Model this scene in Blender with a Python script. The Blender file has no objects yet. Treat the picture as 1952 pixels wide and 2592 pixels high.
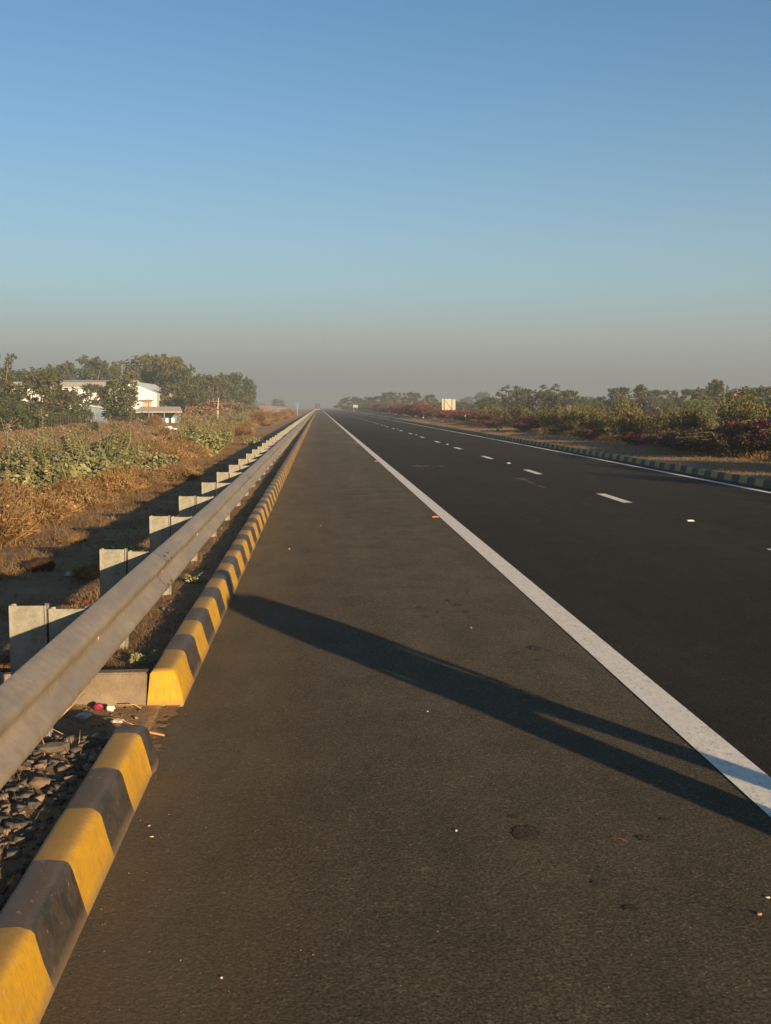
import bpy, bmesh, math, random
import numpy as np
from mathutils import Vector, Matrix

scene = bpy.context.scene
COL = scene.collection

# ------------------------------------------------------------------ camera
H = 1.7
F_PX, PW, PH = 2650.0, 1952, 2592
YAW, PITCH = math.radians(3.65), math.radians(5.732)
cam_d = bpy.data.cameras.new("camera"); cam = bpy.data.objects.new("camera", cam_d); COL.objects.link(cam)
cam.location = (0, 0, H)
cam.rotation_euler = (math.radians(90) - PITCH, 0, -YAW)
cam_d.sensor_fit = 'VERTICAL'; cam_d.sensor_height = 36; cam_d.lens = F_PX / PH * 36
cam_d.clip_start = 0.05; cam_d.clip_end = 12000
scene.camera = cam

# ------------------------------------------------------------------ light
SUN_EL = math.radians(10.0)
SHD = Vector((-0.47, 0.883, 0)).normalized()          # horizontal direction the shadows fall
sd = bpy.data.lights.new("sun", 'SUN'); sun = bpy.data.objects.new("sun", sd); COL.objects.link(sun)
sd.energy = 5.0; sd.angle = math.radians(0.53); sd.color = (1.0, 0.72, 0.41)
sun.rotation_euler = Vector((SHD.x * math.cos(SUN_EL), SHD.y * math.cos(SUN_EL), -math.sin(SUN_EL))).to_track_quat('-Z', 'Y').to_euler()

w = bpy.data.worlds.new("World"); scene.world = w; w.use_nodes = True
nt = w.node_tree; nt.nodes.clear()
def N(t, kind, **kw):
    n = t.nodes.new(kind)
    for k, v in kw.items():
        if k.startswith('_'): setattr(n, k[1:], v)
        else: n.inputs[k].default_value = v
    return n
sky = N(nt, 'ShaderNodeTexSky'); sky.sky_type = 'NISHITA'; sky.sun_disc = False
sky.sun_elevation = SUN_EL; sky.sun_rotation = math.radians(152); sky.air_density = 1.0; sky.dust_density = 1.2; sky.ozone_density = 3.0
geo = N(nt, 'ShaderNodeTexCoord'); sep = N(nt, 'ShaderNodeSeparateXYZ')
nt.links.new(geo.outputs['Generated'], sep.inputs[0])
ramp = N(nt, 'ShaderNodeValToRGB')                     # the smog bank that lies over the horizon, thinning with elevation
nt.links.new(sep.outputs['Z'], ramp.inputs[0])
cr = ramp.color_ramp; cr.interpolation = 'LINEAR'
cr.elements[0].position = 0.0; cr.elements[0].color = (1, 1, 1, 1)
cr.elements[1].position = 0.38; cr.elements[1].color = (0, 0, 0, 1)
for p, v in ((0.03, .99), (0.066, .85), (0.111, .55), (.165, .34), (.22, .20), (.28, .10)):
    e = cr.elements.new(p); e.color = (v, v, v, 1)
sr_ = N(nt, 'ShaderNodeValToRGB'); nt.links.new(sep.outputs['Z'], sr_.inputs[0]); c2_ = sr_.color_ramp     # smog colour / 4, duller where it is thickest
c2_.elements[0].position = 0.0; c2_.elements[0].color = (.46, .458, .425, 1); c2_.elements[1].position = .15; c2_.elements[1].color = (.76, .90, .90, 1)
for p_, q_ in ((.025, (.515, .525, .485)), (.066, (.69, .71, .65)), (.111, (.73, .86, .85))):
    e = c2_.elements.new(p_); e.color = (*q_, 1)
sm4 = N(nt, 'ShaderNodeVectorMath', _operation='SCALE'); sm4.inputs['Scale'].default_value = 4.0; nt.links.new(sr_.outputs[0], sm4.inputs[0])
gain = N(nt, 'ShaderNodeMix', _data_type='RGBA', _blend_type='MULTIPLY'); gain.inputs[0].default_value = 1.0
gain.inputs[7].default_value = (.83, 1.0, 1.03, 1)
nt.links.new(sky.outputs[0], gain.inputs[6])
mixs = N(nt, 'ShaderNodeMix', _data_type='RGBA')
nt.links.new(ramp.outputs[0], mixs.inputs[0]); nt.links.new(gain.outputs[2], mixs.inputs[6]); nt.links.new(sm4.outputs[0], mixs.inputs[7])
bg = N(nt, 'ShaderNodeBackground', Strength=0.0595); wo = N(nt, 'ShaderNodeOutputWorld')
nt.links.new(mixs.outputs[2], bg.inputs[0]); nt.links.new(bg.outputs[0], wo.inputs[0])

vs = scene.view_settings
vs.view_transform = 'Standard'; vs.look = 'None'; vs.exposure = 1.35; vs.gamma = 1.0; vs.use_curve_mapping = False
scene.cycles.volume_bounces = 0; scene.cycles.max_bounces = 6; scene.cycles.transparent_max_bounces = 8

# ------------------------------------------------------------------ helpers
def tag(o, label=None, cat=None, group=None, kind=None):
    if label: o['label'] = label
    if cat: o['category'] = cat
    if group: o['group'] = group
    if kind: o['kind'] = kind
    return o
def empty(name, loc=(0, 0, 0), rz=0):
    o = bpy.data.objects.new(name, None); COL.objects.link(o); o.location = loc; o.rotation_euler.z = rz
    o.empty_display_size = 0.2
    return o
def mk(name, mesh, mats=None, parent=None, smooth=False):
    o = bpy.data.objects.new(name, mesh); COL.objects.link(o)
    if mats:
        for m in (mats if isinstance(mats, (list, tuple)) else [mats]):
            mesh.materials.append(m)
    if smooth: mesh.polygons.foreach_set('use_smooth', [True] * len(mesh.polygons))
    if parent: o.parent = parent
    return o
def meshpy(name, V, Fc, mi=None):
    me = bpy.data.meshes.new(name); me.from_pydata([tuple(map(float, v)) for v in V], [], [tuple(f) for f in Fc])
    if mi is not None: me.polygons.foreach_set('material_index', mi)
    me.update(); return me
def meshnp(name, V, Q, mi=None):
    """V (n,3) floats, Q (m,k) ints with k = 3 or 4: fast build"""
    me = bpy.data.meshes.new(name); V = np.asarray(V, dtype=np.float32); Q = np.asarray(Q, dtype=np.int32)
    me.vertices.add(len(V)); me.vertices.foreach_set('co', V.ravel())
    me.loops.add(Q.size); me.loops.foreach_set('vertex_index', Q.ravel())
    me.polygons.add(len(Q)); me.polygons.foreach_set('loop_start', np.arange(0, Q.size, Q.shape[1], dtype=np.int32))
    if mi is not None: me.polygons.foreach_set('material_index', np.asarray(mi, dtype=np.int32))
    me.update(calc_edges=True); me.validate(); return me
def copy_tree(o, parent=None):
    c = o.copy(); COL.objects.link(c)
    if parent: c.parent = parent
    for ch in list(o.children): copy_tree(ch, c)
    return c
class MB:
    def __init__(s): s.V = []; s.F = []; s.M = []
    def add(s, V, Fc, m=0):
        b = len(s.V); s.V += [tuple(v) for v in V]; s.F += [tuple(i + b for i in f) for f in Fc]; s.M += [m] * len(Fc)
    def box(s, x0, x1, y0, y1, z0, z1, m=0):
        s.add([(x0, y0, z0), (x1, y0, z0), (x1, y1, z0), (x0, y1, z0), (x0, y0, z1), (x1, y0, z1), (x1, y1, z1), (x0, y1, z1)],
              [(0, 3, 2, 1), (4, 5, 6, 7), (0, 1, 5, 4), (1, 2, 6, 5), (2, 3, 7, 6), (3, 0, 4, 7)], m)
    def tube(s, pts, rad, n=6, m=0, cap=True):
        pts = [Vector(p) for p in pts]; rings = []
        if not isinstance(rad, (list, tuple)): rad = [rad] * len(pts)
        V = []; Fc = []
        for i, p in enumerate(pts):
            d = (pts[min(i + 1, len(pts) - 1)] - pts[max(i - 1, 0)]).normalized()
            a = d.cross(Vector((0.13, 0.31, 0.94)));
            if a.length < 1e-3: a = d.cross(Vector((1, 0, 0)))
            a.normalize(); b = d.cross(a)
            for k in range(n):
                t = 2 * math.pi * k / n
                V.append(p + (a * math.cos(t) + b * math.sin(t)) * rad[i])
        for i in range(len(pts) - 1):
            for k in range(n):
                Fc.append((i * n + k, i * n + (k + 1) % n, (i + 1) * n + (k + 1) % n, (i + 1) * n + k))
        if cap:
            Fc.append(tuple(range(n - 1, -1, -1))); Fc.append(tuple((len(pts) - 1) * n + k for k in range(n)))
        s.add(V, Fc, m)
    def build(s, name, mats, parent=None, smooth=False):
        return mk(name, meshpy(name, s.V, s.F, s.M), mats, parent, smooth)
_sy, _cy, _sp, _cp = math.sin(YAW), math.cos(YAW), math.sin(PITCH), math.cos(PITCH)
def at(px, py, Y):
    """world X and Z of the point at road distance Y seen at this spot of the survey photo"""
    a = (px - PW / 2) / F_PX; b = -(py - PH / 2) / F_PX
    rx = _sy * _cp + a * _cy + b * _sy * _sp; ry = _cy * _cp - a * _sy + b * _cy * _sp; rz = -_sp + b * _cp
    return rx / ry * Y, H + rz / ry * Y
rng = np.random.default_rng(7)

# ------------------------------------------------------------------ materials
def mat(name, rough=0.8, spec=0.3):
    m = bpy.data.materials.new(name); m.use_nodes = True
    b = m.node_tree.nodes['Principled BSDF']; b.inputs['Roughness'].default_value = rough
    b.inputs['Specular IOR Level'].default_value = spec
    return m, m.node_tree, b
def noise(t, scale, detail=4, rough=.6, vec=None, dist=0):
    n = N(t, 'ShaderNodeTexNoise', Scale=scale, Detail=detail, Roughness=rough, Distortion=dist)
    if vec is not None: t.links.new(vec, n.inputs['Vector'])
    return n
def rampn(t, src, stops, interp='LINEAR'):
    r = N(t, 'ShaderNodeValToRGB'); c = r.color_ramp; c.interpolation = interp
    while len(c.elements) > len(stops): c.elements.remove(c.elements[-1])
    while len(c.elements) < len(stops): c.elements.new(1.0)
    for e, (p, col) in zip(c.elements, stops):
        e.position = p; e.color = (*col, 1) if len(col) == 3 else col
    t.links.new(src, r.inputs[0]); return r
def g1(v): return (v, v, v)
def mixc(t, fac, a, b, mode='MIX'):
    m = N(t, 'ShaderNodeMix', _data_type='RGBA', _blend_type=mode)
    for idx, s in ((0, fac), (6, a), (7, b)):
        if isinstance(s, (int, float)): m.inputs[idx].default_value = s
        elif isinstance(s, tuple): m.inputs[idx].default_value = (*s, 1) if len(s) == 3 else s
        else: t.links.new(s, m.inputs[idx])
    return m.outputs[2]
def bump(t, b, src, strength, dist):
    n = N(t, 'ShaderNodeBump', Strength=strength, Distance=dist); t.links.new(src, n.inputs['Height'])
    t.links.new(n.outputs[0], b.inputs['Normal']); return n
def wpos(t): return N(t, 'ShaderNodeNewGeometry').outputs['Position']
def opos(t): return N(t, 'ShaderNodeTexCoord').outputs['Object']
def mapped(t, vec, scale):
    m = N(t, 'ShaderNodeMapping'); m.inputs['Scale'].default_value = scale; t.links.new(vec, m.inputs[0]); return m.outputs[0]
def simple(name, col, rough=.8, spec=.3, var=.25, scale=6, bmp=0, bscale=40, metal=0):
    m, t, b = mat(name, rough, spec); p = opos(t)
    n = noise(t, scale, 5, .65, p)
    r = rampn(t, n.outputs[0], [(.3, tuple(c * (1 - var) for c in col)), (.7, tuple(min(1, c * (1 + var)) for c in col))])
    t.links.new(r.outputs[0], b.inputs['Base Color']); b.inputs['Metallic'].default_value = metal
    if bmp: bump(t, b, noise(t, bscale, 4, .6, p).outputs[0], bmp, .02)
    return m
def asphalt(name, lo, hi, dustc, dust_x=None):
    m, t, b = mat(name, .92, .12); p = wpos(t)
    big = noise(t, .45, 3, .5, mapped(t, p, (1, .25, 1)))
    c1 = rampn(t, big.outputs[0], [(.32, lo), (.68, hi)]).outputs[0]
    fine = noise(t, 85, 3, .75, p)
    c2 = mixc(t, .75, c1, rampn(t, fine.outputs[0], [(.40, g1(.45)), (.60, g1(1.6))]).outputs[0], 'MULTIPLY')
    chips = N(t, 'ShaderNodeTexVoronoi', Scale=75.0); t.links.new(p, chips.inputs['Vector']); cs_ = N(t, 'ShaderNodeSeparateColor'); t.links.new(chips.outputs['Color'], cs_.inputs[0])
    c2 = mixc(t, .6, c2, rampn(t, cs_.outputs[0], [(0, g1(.62)), (.5, g1(1.0)), (.9, g1(1.15)), (1.0, g1(1.9))]).outputs[0], 'MULTIPLY')
    med = noise(t, 3.2, 6, .7, mapped(t, p, (1, .6, 1)))
    c3 = mixc(t, .6, c2, rampn(t, med.outputs[0], [(.38, g1(.82)), (.60, g1(1.16))]).outputs[0], 'MULTIPLY')
    stk = noise(t, 2.2, 5, .65, mapped(t, p, (1.0, .03, 1)))
    c3 = mixc(t, .55, c3, rampn(t, stk.outputs[0], [(.36, g1(.88)), (.62, g1(1.12))]).outputs[0], 'MULTIPLY')
    crs = noise(t, 1.3, 4, .6, mapped(t, p, (.12, 1.0, 1)))
    c3 = mixc(t, .4, c3, rampn(t, crs.outputs[0], [(.36, g1(.9)), (.62, g1(1.1))]).outputs[0], 'MULTIPLY')
    if dust_x is not None:                                 # pale dust swept against the kerb and along the verge
        s = N(t, 'ShaderNodeSeparateXYZ'); t.links.new(p, s.inputs[0])
        mr = N(t, 'ShaderNodeMapRange'); t.links.new(s.outputs[0], mr.inputs[0])
        mr.inputs['From Min'].default_value = dust_x[0]; mr.inputs['From Max'].default_value = dust_x[1]
        mr.inputs['To Min'].default_value = 1; mr.inputs['To Max'].default_value = 0
        d = noise(t, 2.3, 8, .75, mapped(t, p, (1, .35, 1)))
        mm = N(t, 'ShaderNodeMath', _operation='MULTIPLY'); t.links.new(mr.outputs[0], mm.inputs[0])
        t.links.new(rampn(t, d.outputs[0], [(.35, g1(.25)), (.7, g1(1))]).outputs[0], mm.inputs[1])
        c3 = mixc(t, mm.outputs[0], c3, dustc)
    if dust_x is not None:                                 # cement spilt on the asphalt round the drain gap
        s3 = N(t, 'ShaderNodeVectorMath', _operation='DISTANCE'); m3 = mapped(t, p, (4.0, 1.0, 1)); t.links.new(m3, s3.inputs[0]); s3.inputs[1].default_value = (-.70 * 4, 5.15, 0)
        fall = N(t, 'ShaderNodeMapRange'); t.links.new(s3.outputs['Value'], fall.inputs[0]); fall.inputs['From Min'].default_value = .15; fall.inputs['From Max'].default_value = .85
        fall.inputs['To Min'].default_value = .30; fall.inputs['To Max'].default_value = -.35
        cn = noise(t, 24, 8, .85, p); am = N(t, 'ShaderNodeMath', _operation='ADD'); t.links.new(cn.outputs[0], am.inputs[0]); t.links.new(fall.outputs[0], am.inputs[1])
        c3 = mixc(t, rampn(t, am.outputs[0], [(.60, g1(0)), (.72, g1(.6))]).outputs[0], c3, (.16, .135, .10))
    spk = N(t, 'ShaderNodeTexVoronoi', Scale=38.0); t.links.new(p, spk.inputs['Vector'])
    sc = noise(t, 1.2, 2, .5, p)
    sp = rampn(t, spk.outputs['Distance'], [(.0, g1(1)), (.09, g1(0))], 'CONSTANT')
    sp2 = N(t, 'ShaderNodeMath', _operation='MULTIPLY'); t.links.new(sp.outputs[0], sp2.inputs[0])
    wn = rampn(t, spk.outputs['Color'], [(.0, g1(0)), (.80, g1(.9))], 'CONSTANT'); t.links.new(wn.outputs[0], sp2.inputs[1])
    c4 = mixc(t, sp2.outputs[0], c3, (.26, .21, .13))
    t.links.new(c4, b.inputs['Base Color'])
    h1 = noise(t, 70, 6, .8, p); h2 = noise(t, 22, 4, .6, p)
    ad = N(t, 'ShaderNodeMath', _operation='MULTIPLY_ADD'); t.links.new(h2.outputs[0], ad.inputs[0]); ad.inputs[1].default_value = .5
    t.links.new(rampn(t, h1.outputs[0], [(.38, g1(0)), (.60, g1(1))]).outputs[0], ad.inputs[2])
    h3 = noise(t, 34, 5, .7, p); pat = noise(t, 1.7, 3, .6, p)
    lm = N(t, 'ShaderNodeMath', _operation='MULTIPLY'); t.links.new(rampn(t, h3.outputs[0], [(.50, g1(0)), (.68, g1(1))]).outputs[0], lm.inputs[0])
    t.links.new(rampn(t, pat.outputs[0], [(.38, g1(.4)), (.6, g1(1.9))]).outputs[0], lm.inputs[1])
    a2 = N(t, 'ShaderNodeMath', _operation='ADD'); t.links.new(ad.outputs[0], a2.inputs[0]); t.links.new(lm.outputs[0], a2.inputs[1])
    bump(t, b, a2.outputs[0], 1.0, .008)
    return m
M = {}
M['shoulder'] = asphalt('shoulder asphalt', (.097, .080, .055), (.128, .106, .074), (.195, .152, .098), (-.8, .1))
M['lane'] = asphalt('lane asphalt', (.026, .0232, .0185), (.034, .0305, .025), (0.1040, 0.0832, 0.0624), None)
def paint(name, col, dirt, amount, rough=.55):
    m, t, b = mat(name, rough, .4); p = wpos(t)
    n = noise(t, 9, 8, .75, p); n2 = noise(t, 60, 4, .7, mapped(t, p, (1, 1, .2)))
    c = mixc(t, rampn(t, n.outputs[0], [(.42, g1(0)), (.66, g1(amount))]).outputs[0], col, dirt)
    c = mixc(t, rampn(t, n2.outputs[0], [(.52, g1(0)), (.68, g1(amount))]).outputs[0], c, dirt)
    s = N(t, 'ShaderNodeSeparateXYZ'); t.links.new(p, s.inputs[0])
    low = N(t, 'ShaderNodeMapRange'); t.links.new(s.outputs[2], low.inputs[0])
    low.inputs['From Min'].default_value = 0; low.inputs['From Max'].default_value = .045; low.inputs['To Min'].default_value = .75; low.inputs['To Max'].default_value = 0
    c = mixc(t, low.outputs[0], c, (.16, .115, .075))          # road dirt splashed on the foot
    ng = N(t, 'ShaderNodeNewGeometry'); s2 = N(t, 'ShaderNodeSeparateXYZ'); t.links.new(ng.outputs['Normal'], s2.inputs[0])
    up = N(t, 'ShaderNodeMapRange'); t.links.new(s2.outputs[2], up.inputs[0]); up.inputs['From Min'].default_value = .8; up.inputs['From Max'].default_value = 1
    up.inputs['To Min'].default_value = 0; up.inputs['To Max'].default_value = .42
    c = mixc(t, up.outputs[0], c, (.16, .12, .08))            # dust lying on the top
    chip = noise(t, 28, 3, .5, p)
    c = mixc(t, rampn(t, chip.outputs[0], [(.68, g1(0)), (.70, g1(.5))]).outputs[0], c, (.30, .25, .19))
    t.links.new(c, b.inputs['Base Color'])
    bump(t, b, n2.outputs[0], .25, .004)
    return m
M['yellow'] = paint('yellow kerb paint', (0.4320, 0.2400, 0.0096), (0.2400, 0.1360, 0.0320), .6)
M['black'] = paint('black kerb paint', (.024, .021, .019), (.075, .058, .042), .7, .5)
M['yellow_old'] = paint('faded yellow kerb paint', (0.4320, 0.3600, 0.1200), (0.2400, 0.1920, 0.0960), .8)
M['black_old'] = paint('faded dark kerb paint', (.07, .072, .075), (.14, .13, .11), .8)
M['concrete'] = simple('raw concrete', (0.1600, 0.1240, 0.0880), .9, .2, .28, 7, .4, 60)
for q_ in ('yellow_old', 'black_old'):
    b_ = M[q_].node_tree.nodes['Principled BSDF']; b_.inputs['Roughness'].default_value = .9; b_.inputs['Specular IOR Level'].default_value = .1
def linepaint():
    m, t, b = mat('thermoplastic line', .75, .3); p = wpos(t)
    n = noise(t, 14, 7, .75, mapped(t, p, (1, .7, 1))); n2 = noise(t, 45, 3, .6, mapped(t, p, (1, .5, 1)))
    c = rampn(t, n.outputs[0], [(.3, (.56, .52, .45)), (.7, (.74, .70, .62))]).outputs[0]
    c = mixc(t, rampn(t, n2.outputs[0], [(.58, g1(0)), (.66, g1(.5))]).outputs[0], c, (.2, .18, .16))
    t.links.new(c, b.inputs['Base Color']); bump(t, b, n2.outputs[0], .4, .004); return m
M['line'] = linepaint()
def galv():
    m, t, b = mat('galvanised steel', .5, .5); p = opos(t)
    n = noise(t, 5, 6, .7, mapped(t, p, (1, .35, 1))); v = N(t, 'ShaderNodeTexVoronoi', Scale=28.0); t.links.new(p, v.inputs['Vector'])
    c = rampn(t, n.outputs[0], [(.3, (0.1950, 0.1638, 0.1287)), (.7, (0.2886, 0.2457, 0.1950))]).outputs[0]
    c = mixc(t, .25, c, rampn(t, v.outputs['Distance'], [(0, g1(.75)), (.6, g1(1.1))]).outputs[0], 'MULTIPLY')
    st = noise(t, 22, 5, .7, mapped(t, p, (1, 1, .12)))
    c = mixc(t, rampn(t, st.outputs[0], [(.46, g1(0)), (.62, g1(.6))]).outputs[0], c, (.20, .155, .11))
    t.links.new(c, b.inputs['Base Color']); b.inputs['Metallic'].default_value = .35
    t.links.new(rampn(t, n.outputs[0], [(.3, g1(.42)), (.7, g1(.62))]).outputs[0], b.inputs['Roughness'])
    bump(t, b, st.outputs[0], .12, .01); return m
M['galv'] = galv()
def galvpost():
    m, t, b = mat('weathered galvanised post', .7, .35); p = opos(t)
    n = noise(t, 9, 8, .8, p); n2 = noise(t, 60, 3, .6, p)
    c = rampn(t, n.outputs[0], [(.34, (.115, .108, .088)), (.5, (.195, .187, .155)), (.66, (.27, .26, .22))]).outputs[0]
    c = mixc(t, rampn(t, n2.outputs[0], [(.6, g1(0)), (.72, g1(.35))]).outputs[0], c, (.22, .19, .15))
    t.links.new(c, b.inputs['Base Color']); b.inputs['Metallic'].default_value = .1; bump(t, b, n2.outputs[0], .25, .004); return m
M['post'] = galvpost()
M['slot'] = simple('dark slot', (.06, .045, .035), .8)
M['steelbolt'] = simple('rusty bolt', (.22, .15, .10), .6, .4, .3, 60)
def ground_mat():
    m, t, b = mat('dry earth', .95, .1); p = wpos(t)
    a = noise(t, .35, 6, .65, p); c_ = noise(t, 4, 8, .75, p); f = noise(t, 40, 5, .7, p)
    c = rampn(t, a.outputs[0], [(.3, (.25, .158, .086)), (.5, (.36, .228, .125)), (.7, (.46, .305, .18))]).outputs[0]
    c = mixc(t, .8, c, rampn(t, c_.outputs[0], [(.3, g1(.62)), (.7, g1(1.25))]).outputs[0], 'MULTIPLY')
    c = mixc(t, .6, c, rampn(t, f.outputs[0], [(.3, g1(.6)), (.7, g1(1.3))]).outputs[0], 'MULTIPLY')
    g_ = noise(t, .12, 5, .6, p)
    c = mixc(t, rampn(t, g_.outputs[0], [(.52, g1(0)), (.68, g1(.45))]).outputs[0], c, (.13, .11, .05))
    t.links.new(c, b.inputs['Base Color'])
    ad = N(t, 'ShaderNodeMath', _operation='MULTIPLY_ADD'); t.links.new(c_.outputs[0], ad.inputs[0]); ad.inputs[1].default_value = 3
    t.links.new(f.outputs[0], ad.inputs[2]); bump(t, b, ad.outputs[0], 1.0, .045); return m
M['ground'] = ground_mat()
def leafmat(name, cols, scale=.9, trans=.3):
    """cols: (dark, mid, light) leaf colours that vary from clump to clump"""
    m, t, b = mat(name, .65, .25); p = opos(t)
    n = noise(t, scale, 4, .6, p); n2 = noise(t, scale * 9, 2, .5, p)
    ri = N(t, 'ShaderNodeObjectInfo')
    c = rampn(t, n.outputs[0], [(.32, cols[0]), (.5, cols[1]), (.68, cols[2])]).outputs[0]
    c = mixc(t, .7, c, rampn(t, n2.outputs[0], [(.3, g1(.65)), (.7, g1(1.35))]).outputs[0], 'MULTIPLY')
    c = mixc(t, .6, c, rampn(t, ri.outputs['Random'], [(0, (.8, .85, .9)), (1, (1.25, 1.1, .9))]).outputs[0], 'MULTIPLY')
    t.links.new(c, b.inputs['Base Color'])
    tr = N(t, 'ShaderNodeBsdfTranslucent'); t.links.new(c, tr.inputs[0]); mx = N(t, 'ShaderNodeMixShader'); mx.inputs[0].default_value = trans
    out = t.nodes['Material Output']; t.links.new(b.outputs[0], mx.inputs[1]); t.links.new(tr.outputs[0], mx.inputs[2]); t.links.new(mx.outputs[0], out.inputs[0])
    return m
M['leaf_green'] = leafmat('green tree leaves', ((.034, .048, .016), (.062, .078, .026), (.100, .108, .040)))
M['leaf_olive'] = leafmat('olive brown leaves', ((.050, .052, .018), (.090, .086, .030), (.140, .115, .045)))
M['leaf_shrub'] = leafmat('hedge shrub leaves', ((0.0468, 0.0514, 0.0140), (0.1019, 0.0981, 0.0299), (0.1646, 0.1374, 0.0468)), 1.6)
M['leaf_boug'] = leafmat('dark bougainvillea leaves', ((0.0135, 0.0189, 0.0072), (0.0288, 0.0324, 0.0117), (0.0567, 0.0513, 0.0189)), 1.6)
M['leaf_weed'] = leafmat('grey green weed leaves', ((.13, .145, .062), (.225, .23, .11), (.35, .335, .18)), 2.2)
M['leaf_bright'] = leafmat('fresh green leaves', ((0.050, 0.084, 0.017), (0.084, 0.134, 0.029), (0.126, 0.168, 0.042)))
M['leaf_dry'] = leafmat('dry brown twigs', ((0.1064, 0.0672, 0.0314), (0.1960, 0.1254, 0.0582), (0.3360, 0.2240, 0.1064)), 2.5, .2)
M['grass'] = leafmat('dry straw grass', ((0.1409, 0.0828, 0.0374), (0.2316, 0.1449, 0.0661), (0.3312, 0.2238, 0.1074)), 1.2, .25)
M['flower_red'] = leafmat('crimson bracts', ((0.1790, 0.0092, 0.0265), (0.2685, 0.0182, 0.0415), (0.3283, 0.0358, 0.0712)), 3)
M['flower_purple'] = leafmat('magenta bracts', ((0.1242, 0.0065, 0.0626), (0.2182, 0.0119, 0.1015), (0.2959, 0.0238, 0.1318)), 3)
M['flower_pink'] = leafmat('pink blossoms', ((0.3672, 0.1105, 0.1105), (0.4590, 0.1717, 0.1590), (0.5202, 0.2448, 0.2202)), 3)
M['flower_weed'] = leafmat('lilac weed blossoms', ((0.1840, 0.1264, 0.1264), (0.2416, 0.1728, 0.1728), (0.2992, 0.2304, 0.2192)), 3)
M['bark'] = simple('bark', (.20, .14, .095), .9, .1, .35, 8, .5)
M['stem'] = simple('pale stem', (0.1520, 0.1440, 0.0560), .8, .2, .25, 8)

# ------------------------------------------------------------------ terrain
def off(y):                                              # the right carriageway edge swings a little outward with distance
    y = np.maximum(y, 0.0)
    return .36 * (1 - np.exp(-np.maximum(y - 15, 0) / 25)) + .0018 * np.minimum(y, 300)
def sstep(a, b, x):
    t = np.clip((x - a) / (b - a), 0, 1); return t * t * (3 - 2 * t)
def hnoise(x, y):
    return (np.sin(x * 1.7 + 1.3 * np.sin(y * .9)) * np.cos(y * 1.3 + .7 * np.sin(x * 1.1)) * .5
            + .35 * np.sin(x * 4.1 + y * 1.9 + 1) * np.sin(y * 3.7 - x * 2.3) + .2 * np.sin(x * 9.3 - y * 5.1) * np.sin(y * 8.7 + x * 3.1))
def ground_z(x, y):
    x = np.asarray(x, float); y = np.asarray(y, float)
    xr = x - off(y)
    # left verge, embankment and field
    zl = .10 - .065 * sstep(-1.0, -2.2, x) - .05 * sstep(-2.2, -4.0, x)
    zl = zl - .55 * sstep(-4.2, -9.5, x)
    near = (1 - sstep(4.9, 5.0, y)) * sstep(-2.6, -1.6, x)
    zl = zl * (1 - near) + near * (.135 - .03 * sstep(-1.0, -2.2, x))
    drain = sstep(5.0, 5.06, y) * (1 - sstep(5.92, 5.99, y)) * sstep(-2.6, -1.9, x)
    zl = zl * (1 - drain) + drain * .012
    zl = zl + hnoise(x, y) * (.012 + .05 * sstep(-2.5, -7, x)) * (1 - drain * .7)
    mound = .9 * np.exp(-((x + 16.5) / 6.0) ** 2 - ((y - 88) / 20) ** 2) + .45 * np.exp(-((x + 8.5) / 2.5) ** 2) * sstep(60, 110, y)
    zl = zl + mound
    zl = zl + .7 * np.exp(-((x + 23) / 8) ** 2 - ((y - 150) / 30) ** 2) * 0
    zr = .12 + .03 * hnoise(x, y) * sstep(9.9, 11, xr) + .10 * np.exp(-((xr - 12) / 2) ** 2)
    zr = np.where((xr > 16.6) & (xr < 27.4), -.06, zr)
    z = np.where(x < -.88, zl, np.where(xr > 9.44, zr, -.06))
    return z
xs = np.concatenate([-np.geomspace(40, 2500, 26)[::-1], np.linspace(-38, -12, 40), np.linspace(-11.6, -4.2, 56), np.linspace(-4.1, -1.0, 60),
                     [-.985, -.95, -.90, -.865, 0, 2, 5, 9.0, 9.43, 9.46], np.linspace(9.6, 16.5, 50), [16.55, 16.65, 20, 27.35, 27.45], np.linspace(28, 60, 14), np.geomspace(66, 2500, 22)])
ys = np.concatenate([[-400, -100, -30, -10, -4], np.linspace(-2, 1, 6), np.linspace(1.1, 14, 170), np.linspace(14.2, 40, 150), np.geomspace(40.4, 220, 130), np.geomspace(225, 4500, 40)])
GX, GY = np.meshgrid(xs, ys); GXw = GX + np.where(GX > 6, off(GY), 0)
GZ = ground_z(GXw, GY)
nx, ny = len(xs), len(ys)
idx = np.arange(nx * ny).reshape(ny, nx)
Q = np.stack([idx[:-1, :-1], idx[:-1, 1:], idx[1:, 1:], idx[1:, :-1]], -1).reshape(-1, 4)
me = meshnp('ground', np.stack([GXw, GY, GZ], -1).reshape(-1, 3), Q)
tag(mk('ground', me, M['ground'], smooth=True), kind='structure')

def strip(name, x0, x1, y0, y1, z, m, parent=None, warp=False, n=60):
    yy = np.concatenate([np.linspace(y0, min(y1, 60), n // 2), np.geomspace(max(61, y0 + 1), y1, n // 2)]) if y1 > 80 else np.linspace(y0, y1, 3)
    o_ = off(yy) if warp else 0 * yy
    V = []
    for y, o in zip(yy, o_):
        V += [(x0 + (o if warp != 'right' else 0), y, z), (x1 + o, y, z)]
    Fc = [(2 * i, 2 * i + 1, 2 * i + 3, 2 * i + 2) for i in range(len(yy) - 1)]
    return mk(name, meshpy(name, V, Fc), m, parent)
shoulder = tag(strip('paved_shoulder', -1.9, 1.95, -300, 3500, 0.0, M['shoulder']), kind='structure')
# the shoulder must not run on under the verge except at the drain mouth: trim it to the kerb
me = shoulder.data
for v in me.vertices:
    if v.co.x < 0: v.co.x = -.91
road = tag(strip('road', 1.95, 9.44, -300, 3500, 0.0, M['lane'], None, 'right'), kind='structure')
tag(strip('far_carriageway', 16.6, 27.4, -300, 3500, 0.0, M['lane'], None, True), kind='structure')

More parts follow.
